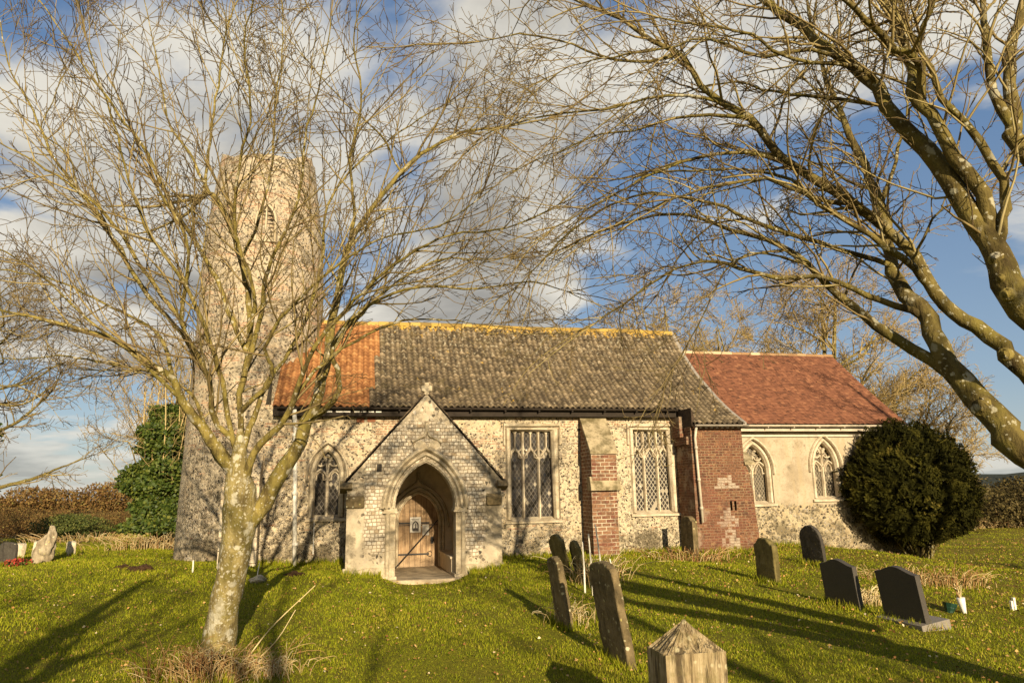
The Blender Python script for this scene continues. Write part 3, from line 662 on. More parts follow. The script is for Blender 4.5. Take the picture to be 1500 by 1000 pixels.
mb.add([(x, p[0], p[1]+dz_) for p in vp for x, dz_ in ((9.93, .045), (10.03, .045), (10.03, -.07), (9.93, -.07))],
       [(4*i+k, 4*i+(k+1) % 4, 4*i+4+(k+1) % 4, 4*i+4+k) for i in range(13) for k in range(4)]+[(0, 1, 2, 3)])
cpart(mb, 'verge', M['lead'], nr)
# gutters
def gutter(mb, xa, xb, y, z, r_=.06):
    pts = [(y+r_*math.cos(a), z+r_*math.sin(a)) for a in np.linspace(math.pi, 2*math.pi, 9)]
    inn = [(y+(r_-.012)*math.cos(a), z+(r_-.012)*math.sin(a)) for a in np.linspace(2*math.pi, math.pi, 9)]
    mb.prismx(pts+inn, xa, xb)
mb = MB(); gutter(mb, -1.7, 8.5, 17.66, 4.055, .055); mb.box(-1.8, 8.5, 17.76, 17.79, 3.86, 4.06); mb.box(-1.8, 8.5, 17.79, 17.998, 3.86, 3.89)
for i in range(12): mb.box(-1.5+i*.88, -1.46+i*.88, 17.60, 17.76, 3.97, 4.0)
cpart(mb, 'nave_gutter', M['gutter_black'])
mb = MB()
for xa in (-.78, -.35, .08, .24, .42, .60): mb.box(xa, xa+(.34 if xa < 0.05 else .13), 17.752, 17.765, 3.945, 3.99)
cpart(mb, 'eaves_slat', M['white_pipe'])
mb = MB(); gutter(mb, 8.58, 10.05, 16.83, 3.575, .05)
for i in range(9): mb.box(8.72+i*.15, 8.79+i*.15, 16.9, 17.08, 3.50, 3.57)
cpart(mb, 'turret_gutter', M['lead'])

# brick buttress
BX0, BX1 = 5.86, 6.52
mb = MB()
mb.prismx([(17.24, 0), (17.24, 2.12), (17.17, 2.12), (17.17, 2.85), (17.996, 4.0), (17.996, 0)], BX0, BX1)
bt = cpart(mb, 'buttress', M['brick'])
mb = MB()
mb.prismx([(17.13, 2.87), (17.13, 2.95), (17.99, 3.99), (17.99, 3.87), (17.2, 2.87)], BX0-.03, BX1+.03)
mb.prismx([(17.12, 1.98), (17.12, 2.06), (17.2, 2.32), (17.42, 2.33), (17.42, 1.98)], BX0-.05, BX1+.07)
bevel(cpart(mb, 'weathering_slope', M['stone_mossy'], bt), .012)

# stair turret of patterned brick
mb = MB()
out = [(8.54, -.2), (10.27, -.2), (10.24, .9), (10.17, 1.9), (10.12, 2.35), (9.99, 2.62), (9.985, 3.60), (8.54, 3.60)]
SL = [(9.50, 1.42), (9.50, 1.66), (9.56, 1.66), (9.56, 1.42)]; SR = [(9.62, 1.42), (9.62, 1.66), (9.68, 1.66), (9.68, 1.42)]
mb.panel(out, [SL, SR], 17.08, .2)
n = len(out); vs = [(x, 17.08, z) for x, z in out]+[(x, 18.4, z) for x, z in out]
mb.add(vs, [(i, i+n, (i+1) % n+n, (i+1) % n) for i in range(n)])
mb.box(8.42, 8.58, 17.45, 17.997, 3.3, 3.84); mb.box(8.47, 8.57, 17.2, 17.997, 3.1, 3.3)
tu = cpart(mb, 'stair_turret', M['turret_brick'])
mb = MB(); mb.box(9.48, 9.70, 17.26, 17.29, 1.40, 1.68); cpart(mb, 'slit_opening', M['ink'], tu)
mb = MB(); mb.prismx([(17.02, 2.56), (17.02, 2.62), (17.4, 2.92), (17.4, 2.56)], 9.98, 10.26); cpart(mb, 'weathering_stone', M['stone_mossy'], tu)

# downpipes
def pipe(pts, r_, name, mt, shoes=()):
    mb = MB(); mb.tube(pts, r_, 10)
    for p in shoes: mb.tube([(p[0], p[1], p[2]-.035), (p[0], p[1], p[2]+.035)], r_*1.35, 10)
    o = cpart(mb, name, mt, None, True); return o
pipe([(-1.16, 17.78, .38), (-1.22, 17.78, 2.0), (-1.27, 17.78, 3.55), (-1.3, 17.7, 3.85), (-1.3, 17.68, 4.0)], .05, 'downpipe', M['white_pipe'], [(-1.17, 17.78, .9), (-1.225, 17.78, 2.05), (-1.27, 17.78, 3.4)])
pipe([(8.66, 16.98, 1.15), (8.63, 16.98, 2.4), (8.61, 16.98, 3.25), (8.63, 16.9, 3.55)], .034, 'downpipe', M['gutter_cream'], [(8.65, 16.98, 1.5), (8.635, 16.98, 2.2), (8.62, 16.98, 3.0)])
mb = MB(); mb.tube([(-.77, 17.96, .65), (-.77, 17.96, 1.42)], .014, 6); cpart(mb, 'conductor_rod', M['white_pipe'])

# chancel
CY = 18.2
AL = arc(10.42, 11.48, 2.45, 3.30); holeL = [(10.42, 1.53)]+AL+[(11.48, 1.53)]
AR = arc(12.72, 13.66, 2.5, 3.38); holeR = [(12.72, 1.62)]+AR+[(13.66, 1.62)]
mb = MB(); mb.panel([(9.95, -.4), (15.6, -.4), (15.6, 3.72), (9.95, 3.72)], [holeL, holeR], CY, .35)
mb.add([(15.6, CY, -.4), (15.6, 23.4, -.4), (15.6, 23.4, 3.7), (15.6, 20.85, 6.2), (15.6, CY, 3.72)], [(0, 1, 2, 3, 4)])
mb.add([(9.95, 23.4, -.2), (15.6, 23.4, -.2), (15.6, 23.4, 3.7), (9.95, 23.4, 3.7)], [(3, 2, 1, 0)])
cpart(mb, 'chancel_wall', M['chancel_wall'])
window(10.49, 11.41, 1.57, holeL, CY, 'arch', 'glass_old', 'stone_pale', True, 2.45, 3.20, .09)
window(12.79, 13.59, 1.66, holeR, CY, 'arch', 'glass_old', 'stone_pale', True, 2.5, 3.28, .09)
ca, cb = np.array([17.86, 3.70]), np.array([20.85, 6.27]); CL = np.linalg.norm(cb-ca)
def cpt(s_): return ca+(cb-ca)*s_/CL+np.array([0, -.05*math.sin(math.pi*s_/CL)])
v, f, tn = tile_sheet([0, .003, .004, .003, 0], cpt, 0, CL, .082, 10.0, 15.78, .12, .011, .010, 5, None, .004, (0, 0, 0, 0))
cr = fast_mesh('chancel_roof', v, f, M['plain_tile'], church, tn); cr.location = CH_OFF
mb = MB(); mb.add([(10.0, ca[0]+.05, ca[1]), (15.77, ca[0]+.05, ca[1]), (15.77, cb[0], cb[1]-.06), (10.0, cb[0], cb[1]-.06), (15.77, 23.8, 3.6), (10.0, 23.8, 3.6)], [(0, 1, 2, 3), (3, 2, 4, 5)])
cpart(mb, 'roof_boarding', M['timber_dark'], cr)
mb = MB()
for i in range(17):
    xa = 10.02+i*.339; z0 = 6.26+r.uniform(-.006, .006)
    pts = [(20.85+.085*math.cos(a), z0-.02+.075*math.sin(a)) for a in np.linspace(-.3, math.pi+.3, 8)]
    mb.add([(x, y, z) for x in (xa, xa+.333) for y, z in pts], [(k, k+8, k+9, k+1) for k in range(7)]+[tuple(range(8)), tuple(range(15, 7, -1))], 0, r.random())
cpart(mb, 'ridge_tiles', M['ridge_red'], cr)
mb = MB(); gutter(mb, 10.02, 15.75, 17.80, 3.66, .055); mb.box(10.0, 15.61, 17.93, 17.96, 3.50, 3.68)
for i in range(7): mb.box(10.4+i*.8, 10.43+i*.8, 17.75, 17.94, 3.58, 3.605)
mb.box(9.98, 15.61, 18.14, 18.197, 3.36, 3.42)
cpart(mb, 'chancel_gutter', M['gutter_cream'])

# porch
PY, PX0, PX1, PC = 15.6, -.03, 3.24, 1.61
holeP = [(.95, .0)]+arc(.96, 2.24, 1.69, 2.64, 12)+[(2.26, .0)]
mb = MB()
mb.panel([(PX0, -.1), (PX1, -.1), (PX1, 2.26), (PC, 4.12), (PX0, 2.26)], [holeP], PY, .38)
mb.add([(PX0, PY, -.1), (PX0, 18, -.1), (PX0, 18, 2.26), (PX0, PY, 2.26)], [(3, 2, 1, 0)])
mb.add([(PX1, PY, -.1), (PX1, 18, -.1), (PX1, 18, 2.26), (PX1, PY, 2.26)], [(0, 1, 2, 3)])
pw = cpart(mb, 'porch_wall', M['porch_flint'])
mb = MB()       # plinth and corner weatherings
for xa, xb in ((PX0-.05, .90), (2.32, PX1+.05)): mb.prismx([(15.54, -.1), (15.54, .46), (15.597, .52), (15.7, .52), (15.7, -.1)], xa, xb); bevel(cpart(mb, 'plinth', M['stone'], pw), .012); mb = MB()
for sx, x in ((-1, PX0), (1, PX1)):
    mb.prismx([(15.77, 2.02), (15.44, 2.12), (15.56, 2.24), (15.75, 2.28), (15.75, 2.04)], x-.15 if sx < 0 else x-.10, x+.10 if sx < 0 else x+.13); bevel(cpart(mb, 'kneeler', M['hs_lichen'], pw), .03); mb = MB()
    mb.prismx([(15.53, 1.72), (15.50, 1.9), (15.597, 1.98), (15.62, 1.72)], x-.02 if sx < 0 else x-.34, x+.36 if sx < 0 else x+.0); bevel(cpart(mb, 'corbel', M['hs_lichen'], pw), .03); mb = MB()       # inside faces, limewashed
mb.add([(.68, 15.98, .1), (.68, 18, .1), (.68, 18, 2.5), (.68, 15.98, 2.5)], [(0, 1, 2, 3)])
mb.add([(2.50, 15.98, .1), (2.50, 18, .1), (2.50, 18, 2.5), (2.50, 15.98, 2.5)], [(3, 2, 1, 0)])
mb.panel([(.68, .1), (2.50, .1), (2.50, 2.5), (1.6, 3.5), (.68, 2.5)], [holeD], 17.985, .05)
mb.panel([(.68, .1), (2.50, .1), (2.50, 2.5), (1.6, 3.5), (.68, 2.5)], [holeP], 15.981, .002)
cpart(mb, 'porch_lining', M['plaster'], pw)
mb = MB(); mb.box(2.20, 2.499, 16.0, 17.98, .2, .60); mb.box(2.17, 2.499, 15.99, 17.98, .60, .65); bevel(cpart(mb, 'porch_bench', M['plaster'], pw), .01)
mb = MB(); mb.box(2.47, 2.497, 16.55, 17.1, 1.0, 1.55); cpart(mb, 'notice_board', M['timber_dark'], pw)
mb = MB(); mb.prism([(PC-.05, 4.10), (PC+.05, 4.10), (PC+.05, 4.17), (PC+.12, 4.18), (PC+.12, 4.30), (PC+.05, 4.31), (PC+.045, 4.37), (PC-.05, 4.37), (PC-.05, 4.31), (PC-.12, 4.29), (PC-.11, 4.18), (PC-.05, 4.17)], 15.58, 15.72)
bevel(cpart(mb, 'finial_cross', M['stone'], pw), .012)
mb = MB(); mb.box(.57, .67, 15.596, 15.7, 2.46, 2.62); mb.box(.585, .655, 15.592, 15.6, 2.475, 2.605); cpart(mb, 'gable_stone', M['hs_slate'], pw)
mb = MB()       # worn carving over the arch
for cx_ in (1.47, 1.77):
    pts = ring(cx_, 2.98, .135, 14); mb.prism(pts[:-1], 15.56, 15.62)
mb.bar([(1.30, 3.08), (1.45, 3.16), (1.56, 3.2), (1.62, 3.34)], .06, 15.54, 15.62); mb.bar([(1.62, 3.34), (1.68, 3.2), (1.79, 3.16), (1.94, 3.06)], .06, 15.54, 15.62)
mb.bar([(1.62, 3.3), (1.62, 3.5)], .09, 15.54, 15.62)
bevel(cpart(mb, 'niche_carving', M['stone'], pw), .02)
# roof of the porch
mb = MB(); rr = random.Random(8)
for sx in (-1, 1):
    ex = PX0-.12 if sx < 0 else PX1+.12
    a = np.array([PC, 4.16]); b = np.array([ex, 2.18]); Ls = np.linalg.norm(b-a); n_ = 16
    for i in range(n_):
        p = a+(b-a)*i/n_; q = a+(b-a)*(i+1.08)/n_; nn = np.array([-(b-a)[1], (b-a)[0]])/Ls*sx*1.0
        nn = nn if nn[1] > 0 else -nn
        y = 15.585
        while y < 18.6:
            wd_ = rr.uniform(.14, .2); l0, l1 = .012+rr.uniform(0, .006), .026+rr.uniform(0, .008)
            P4 = [p+nn*l0, q+nn*l1]
            mb.add([(P4[0][0], y, P4[0][1]), (P4[1][0], y, P4[1][1]), (P4[1][0], y+wd_, P4[1][1]), (P4[0][0], y+wd_, P4[0][1]),
                    (p[0], y, p[1]), (q[0], y, q[1])], [(0, 1, 2, 3) if sx > 0 else (3, 2, 1, 0), (0, 4, 5, 1)], 0, rr.random())
            y += wd_+.002
    mb.add([(PC, 15.62, 4.13), (ex, 15.62, 2.15), (ex, 18.4, 2.15), (PC, 18.4, 4.13)], [(0, 1, 2, 3)])
cpart(mb, 'porch_roof', M['slate'])
# outer arch: three moulded orders on jambs with capitals
mb = MB()
zb = .0
for off, wd_, y0, y1 in ((.23, .11, 15.50, 15.62), (.135, .11, 15.53, 15.70), (.04, .10, 15.56, 15.85)):
    mb.bar([(.95-off, 1.70)]+arc(.96-off, 2.24+off, 1.69, 2.64+off*1.35, 12)+[(2.25+off, 1.70)], wd_, y0, y1)
for x0_, x1_ in ((.76, .97), (2.24, 2.44)):
    mb.box(x0_, x1_, 15.56, 15.97, zb, 1.60)
    mb.box(x0_-.05, x1_+.05, 15.51, 15.99, 1.60, 1.635); mb.box(x0_-.03, x1_+.03, 15.53, 15.98, 1.635, 1.70)
    mb.tube([(x0_+.05 if x0_ < 1 else x1_-.05, 15.54, zb), (x0_+.05 if x0_ < 1 else x1_-.05, 15.54, 1.60)], .045, 10)
    mb.box(x0_-.04, x1_+.03, 15.49, 15.97, zb, .34)
bevel(cpart(mb, 'porch_arch', M['stone']), .012)
# doorway, with ogee hood
mb = MB()
for off, wd_, y0, y1 in ((.115, .07, 17.90, 18.0), (.04, .085, 17.94, 18.12)):
    mb.bar([(1.19-off, .24)]+arc(1.19-off, 2.16+off, 1.32, 1.98+off*1.3, 10)+[(2.16+off, .24)], wd_, y0, y1)
hd = arc(1.19-.22, 2.16+.22, 1.34, 2.22, 10)
mb.bar([(.93, 1.18)]+hd[:9]+[(1.60, 2.24), (1.66, 2.36)], .05, 17.86, 17.99); mb.bar([(1.66, 2.36), (1.74, 2.24)]+hd[12:]+[(2.42, 1.18)], .05, 17.86, 17.99)
mb.bar([(1.66, 2.32), (1.66, 2.5)], .1, 17.86, 17.99)
cpart(mb, 'doorway', M['stone'])
mb = MB(); mb.add([(x, 18.13, z) for x, z in holeD], [list(range(len(holeD)))]); dr = cpart(mb, 'door', M['door'])
if dr.data.polygons[0].normal.y > 0: dr.data.flip_normals()
mb = MB()
mb.box(1.20, 1.95, 18.10, 18.125, 1.272, 1.308); cpart(mb, 'strap_hinge', M['iron'], dr); mb = MB(); mb.box(1.20, 1.95, 18.10, 18.125, .542, .578)
for sx in (-1, 1): mb.tube([(1.9, 18.11, .56+sx*.03), (1.99, 18.11, .56+sx*.07), (2.0, 18.11, .56+sx*.02)], .01, 6)
cpart(mb, 'strap_hinge', M['iron'], dr); mb = MB(); mb.box(1.19, 2.16, 18.09, 18.11, 1.235, 1.25); cpart(mb, 'rail', M['iron'], dr)
mb = MB(); mb.tube([(2.02, 18.09, .84), (2.06, 18.08, .88), (2.02, 18.08, .93), (1.98, 18.08, .88), (2.02, 18.09, .84)], .012, 6); mb.box(1.99, 2.05, 18.1, 18.125, .8, .96); cpart(mb, 'door_handle', M['iron'], dr)
# tower
mb = MB()
prof = [(-.2, 1.95), (.5, 1.86), (2, 1.79), (4, 1.74), (6, 1.70), (7.7, 1.67), (9.0, 1.62), (10.2, 1.50), (11.0, 1.40), (11.45, 1.33)]
TC = (-2.55, 20.9); NS = 48; vs = []; fs = []; rr = random.Random(3)
for i, (z, rd) in enumerate(prof):
    for k in range(NS):
        a = 2*math.pi*k/NS; q = rd*(1+.010*math.sin(5*a+z)+.006*math.sin(11*a-2*z)); zt = z if i < len(prof)-1 else z-.08+.48*max(0, math.sin(a*2.3+.5))*rr.uniform(.5, 1)-.05*rr.random()
        vs.append((TC[0]+q*math.cos(a), TC[1]+q*math.sin(a), zt))
for i in range(len(prof)-1):
    for k in range(NS): fs.append((i*NS+k, i*NS+(k+1) % NS, (i+1)*NS+(k+1) % NS, (i+1)*NS+k))
mb.add(vs, fs); top_ = [(len(prof)-1)*NS+k for k in range(NS)]
inner = [(TC[0]+(vs[i][0]-TC[0])*.72, TC[1]+(vs[i][1]-TC[1])*.72, vs[i][2]-.02) for i in top_]
mb.add([vs[i] for i in top_]+inner, [(k, (k+1) % NS, NS+(k+1) % NS, NS+k) for k in range(NS)])
mb.add([(p[0], p[1], 11.1) for p in inner]+inner, [(k, NS+k, NS+(k+1) % NS, (k+1) % NS) for k in range(NS)]+[tuple(range(NS))])
tw = cpart(mb, 'tower', M['tower_flint'], None, False)
mb = MB()       # belfry opening with louvres, a narrow light lower down
y0 = TC[1]-1.62
mb.bar([(-2.62, 8.7)]+arc(-2.62, -2.12, 9.3, 9.75, 6)+[(-2.12, 8.7), (-2.62, 8.7)], .12, y0-.05, y0+.2); mb.bar([(-2.37, 8.7), (-2.37, 9.7)], .07, y0-.02, y0+.2)
cpart(mb, 'belfry_window', M['stone'], tw)
mb = MB()
for k in range(8): mb.prismx([(y0+.02, 8.72+k*.12), (y0+.02, 8.74+k*.12), (y0+.2, 8.83+k*.12), (y0+.2, 8.81+k*.12)], -2.58, -2.16)
cpart(mb, 'louvre', M['timber_dark'], tw)
mb = MB(); y0 = TC[1]-1.68; mb.box(-1.85, -1.58, y0-.02+.12, y0+.3, 4.3, 4.75); cpart(mb, 'tower_slit', M['stone_mossy'], tw)

# notices and the bar leaning across the door
def board(name, x0, x1, z0, z1, y, label, lines):
    root = tag(empty(name, ((x0+x1)/2, y, z0)), label, 'notice')
    def bp(mb, nm, mt):
        o = mb.build(nm, mt, root); o.location = (-(x0+x1)/2, -y, -z0); return o
    mb = MB(); mb.box(x0, x1, y, y+.006, z0, z1); bp(mb, 'sheet', M['paper'])
    mb = MB(); lines(mb); bp(mb, 'print', M['ink'])
def l1(mb):
    y = 18.082
    for z, a, b in ((1.385, 1.51, 1.71), (1.365, 1.53, 1.69)): mb.box(a, b, y, y+.004, z, z+.010)
    mb.bar([(1.545, 1.12)]+arc(1.545, 1.675, 1.23, 1.33, 6)+[(1.675, 1.12), (1.545, 1.12)], .028, y-.002, y+.004)
    mb.bar([(1.61, 1.12), (1.61, 1.28)], .022, y-.002, y+.004); mb.box(1.56, 1.66, y, y+.003, 1.12, 1.17)
    for z in (1.095,): mb.box(1.53, 1.69, y, y+.004, z, z+.006)
def l2(mb):
    y = 18.082
    for i in range(9): mb.box(1.80, 1.88+.04*((i*7) % 3)/2, y, y+.003, 1.215-i*.022, 1.219-i*.022)
board('notice', 1.48, 1.74, 1.07, 1.43, 18.086, 'larger white notice with a black arched window drawing pinned on the oak door', l1)
board('notice', 1.78, 1.94, 1.00, 1.25, 18.086, 'smaller white sheet of plain text pinned right of the arch drawing on the door', l2)
mb = MB(); mb.tube([(1.10, 17.80, .27), (2.13, 17.88, 1.36)], .014, 6); o = mb.build('pole', M['iron'])
tag(o, 'thin dark pole leaning diagonally across the oak church door', 'pole')

# ------------------------------------------------------------------ trees
def tubes(polys, sides, r):
    """polys: list of (pts (k,3), radii (k,)) -> verts, quads; all in one go, grouped by point count"""
    Vs, Fs, Ts = [], [], []; off = 0; by = {}
    for p, q, tn in polys: by.setdefault(len(p), []).append((p, q, tn))
    for k, L in by.items():
        P = np.array([a for a, _, _ in L]); R = np.array([b for _, b, _ in L]); n = len(L)
        T = np.empty_like(P); T[:, 1:-1] = P[:, 2:]-P[:, :-2]; T[:, 0] = P[:, 1]-P[:, 0]; T[:, -1] = P[:, -1]-P[:, -2]
        T /= np.linalg.norm(T, axis=2, keepdims=True)+1e-9
        ref = np.tile(np.array([.31, .87, .38]), (n, 1)); bad = np.abs((T[:, 0]*ref).sum(1)) > .85; ref[bad] = (.9, -.3, .3)
        A = np.cross(T, ref[:, None, :]); A /= np.linalg.norm(A, axis=2, keepdims=True)+1e-9; B = np.cross(A, T)
        th = np.arange(sides)*2*math.pi/sides
        V = P[:, :, None, :]+R[:, :, None, None]*(A[:, :, None, :]*np.cos(th)[None, None, :, None]+B[:, :, None, :]*np.sin(th)[None, None, :, None])
        idx = np.arange(n*k*sides).reshape(n, k, sides)
        a = idx[:, :-1, :]; b = np.roll(idx, -1, 2)[:, :-1, :]; c = np.roll(idx, -1, 2)[:, 1:, :]; d = idx[:, 1:, :]
        Vs.append(V.reshape(-1, 3)); Fs.append(np.stack([a, b, c, d], -1).reshape(-1, 4)+off)
        Ts.append(np.repeat(np.array([t for _, _, t in L]), (k-1)*sides)); off += n*k*sides
    return np.concatenate(Vs), np.concatenate(Fs), np.concatenate(Ts)
def smooth_path(pts, rads, step=.12):
    """Catmull-Rom through hand-set joints"""
    P = np.array(pts, float); Rr = np.array(rads, float); n = len(P)
    if n < 3: 
        m_ = max(2, int(np.linalg.norm(P[-1]-P[0])/step)); u = np.linspace(0, 1, m_+1)[:, None]; return P[0]*(1-u)+P[-1]*u, np.linspace(Rr[0], Rr[-1], m_+1)
    E = np.vstack([2*P[0]-P[1], P, 2*P[-1]-P[-2]]); out = []; ro = []
    for i in range(n-1):
        p0, p1, p2, p3 = E[i:i+4]; m_ = max(2, int(np.linalg.norm(p2-p1)/step))
        for t in np.arange(m_)/m_:
            out.append(.5*(2*p1+(p2-p0)*t+(2*p0-5*p1+4*p2-p3)*t*t+(3*p1-p0-3*p2+p3)*t**3)); ro.append(Rr[i]*(1-t)+Rr[i+1]*t)
    out.append(P[-1]); ro.append(Rr[-1]); return np.array(out), np.array(ro)
def grow(rnd, P, d, L, r, lvl, cfg, out):
    seg = cfg['seg'][lvl]; n = max(3, min(14, int(L/seg))); st = L/n
    pts = [np.array(P)]; d = d/np.linalg.norm(d); trop = np.array(cfg['trop'][lvl]); wd = cfg['wander'][lvl]; dirs = [d]
    g3 = rnd.normal(0, wd, (n, 3))
    for i in range(n):
        d = d+g3[i]+trop*(st/.3); d = d/np.linalg.norm(d); pts.append(pts[-1]+d*st); dirs.append(d)
    rm = cfg['rmin']; rad = np.maximum(np.linspace(r, max(r*.35, rm), n+1), rm)
    tn = np.clip({0: .72, 1: .62, 2: .5, 3: .38, 4: .3}[lvl]+rnd.normal(0, .12), 0, 1)
    out[lvl].append((np.array(pts), rad, tn))
    if lvl+1 < len(cfg['seg']) and cfg['num'][lvl] > 0:
        children(rnd, np.array(pts), np.array(dirs), rad, L, lvl+1, cfg, out, .15)
def children(rnd, pts, dirs, rad, L, lvl, cfg, out, t0, dens=None):
    num = cfg['num'][lvl-1] if dens is None else dens
    n = rnd.poisson(max(.3, L*num)); side = rnd.choice([-1, 1]); thick = cfg.get('thick', 1)
    for k in range(n):
        t = t0+(1-t0)*((k+rnd.random())/max(n, 1)); i = min(int(t*(len(pts)-1)), len(pts)-2); f = t*(len(pts)-1)-i
        if rad[i] > thick and rnd.random() < .78: continue
        p = pts[i]*(1-f)+pts[i+1]*f; d = dirs[i]
        ax = rnd.normal(0, 1, 3); ax = ax-d*np.dot(ax, d); ax /= np.linalg.norm(ax)+1e-9; side = -side
        flat = cfg.get('flat', 0)
        if flat: ax[2] *= (1-flat); ax /= np.linalg.norm(ax)+1e-9
        an = math.radians(rnd.uniform(*cfg['ang'])); nd = d*math.cos(an)+ax*math.sin(an)
        ln = cfg['len'][lvl]*rnd.uniform(.45, 1.25)*(1-.45*t)
        rr_ = rad[i]; r = max(cfg['rmin'], min(rr_*.62, cfg['rad'][lvl]*rnd.uniform(.7, 1.2)))
        grow(rnd, p, nd, ln, r, lvl, cfg, out)
    # the tip carries on as a fork
def dirs_of(P):
    T = np.gradient(P, axis=0); return T/(np.linalg.norm(T, axis=1, keepdims=True)+1e-9)
def crown_mesh(out, name, parent, mt, sides=(5, 4, 3, 3, 3)):
    V, Fq, T = [], [], []; off = 0
    for lvl, L in enumerate(out):
        if not L: continue
        v, f, t = tubes(L, sides[lvl], None); V.append(v); Fq.append(f+off); T.append(t); off += len(v)
    return fast_mesh(name, np.concatenate(V)-np.array(parent.location)[None], np.concatenate(Fq), mt, parent, np.concatenate(T))
def limb_mesh(P, R, name, parent, mt, sides=12, lump=.04, seed=0):
    v, f, t = tubes([(P, R, .5)], sides, None)
    q = v; rn = np.repeat(R, sides); c = np.repeat(P, sides, 0); dv = (q-c)/rn[:, None]
    k = 1+lump*(np.sin(q[:, 0]*9+q[:, 2]*7+seed)+np.sin(q[:, 1]*13-q[:, 2]*11+2*seed)+.6*np.sin(q[:, 2]*23+q[:, 0]*19))
    v = c+dv*(rn*k)[:, None]
    return fast_mesh(name, v-np.array(parent.location)[None], f, mt, parent, t, True)
def add_tree(name, label, group, base, trunk, limbs, cfg, mats, seed, l0_dens, depthless=False):
    """limbs: list of (points, radii) in world metres; trunk the same"""
    root = tag(empty(name, tuple(base)), label, 'tree', group); rnd = np.random.default_rng(seed)
    for (p, r_) in trunk:
        P, R = smooth_path(p, r_, .10); limb_mesh(P, R, 'trunk', root, mats[0], 18, .035, seed)
    out = [[] for _ in range(5)]
    for i, (p, r_) in enumerate(limbs):
        P, R = smooth_path(p, r_, .14); rnd2 = rnd.normal(0, .012, P.shape); rnd2[0] = 0; P = P+np.cumsum(rnd2*.25, 0)+rnd2*.5
        limb_mesh(P, R, 'limb', root, mats[1], 9, .045, i)
        L = np.linalg.norm(np.diff(P, axis=0), axis=1).sum()
        children(rnd, P, dirs_of(P), R, L, 1, cfg, out, .48 if 'late' in cfg and i < cfg['late'] else .22, l0_dens*(1.3 if 'late' in cfg and i < cfg['late'] else 1))
        # the limb ends in a spray of long shoots
        for k in range(3): 
            d = dirs_of(P)[-1]+rnd.normal(0, .22, 3); grow(rnd, P[-1], d, cfg['len'][1]*rnd.uniform(.5, 1.0), R[-1], 1, cfg, out)
    crown_mesh(out, 'crown', root, mats[2]); return root
def px_limb(pts, w0, w1, d0, d1, bend=0.0):
    """a limb drawn through points of the photograph, swung in depth from w0 to w1 so that it fills the crown's volume"""
    n = len(pts); ws = [w0+(w1-w0)*(i/(n-1))**1.2+bend*math.sin(math.pi*i/(n-1)) for i in range(n)]
    P = [atw(x, y, w_) for (x, y), w_ in zip(pts, ws)]
    R = [(d0+(d1-d0)*(i/(n-1))**.7)/2*.93 for i in range(n)]
    return P, R
def pix(P):
    v = np.atleast_2d(P)-EYEP; w_ = v@FW; return np.stack([750+F*(v@RT)/w_, 500-F*(v@UP)/w_], 1), w_
def snap(limbs, first, trunk=None):
    '''each limb after the first few springs from inside the limb it starts on'''
    done = [smooth_path(*l, .1) for l in limbs[:first]]+([smooth_path(*trunk, .1)] if trunk else [])
    out = list(limbs[:first])
    for P, R in limbs[first:]:
        P = np.array(P); q, w0 = pix(P); A = np.concatenate([d[0] for d in done]); B = np.concatenate([d[1] for d in done]); a, wa = pix(A)
        k = int(np.argmin(np.hypot(*(a-q[0]).T)+8*np.abs(wa-w0[0]))); n = len(P)
        dw = (wa[k]-w0[0])*np.linspace(1, 0, n); P = EYEP+(P-EYEP)*((w0+dw)/w0)[:, None]; P[0] = A[k]
        R = np.minimum(np.array(R), B[k]*.9); out.append((P, R)); done.append(smooth_path(P, R, .1))
    return out
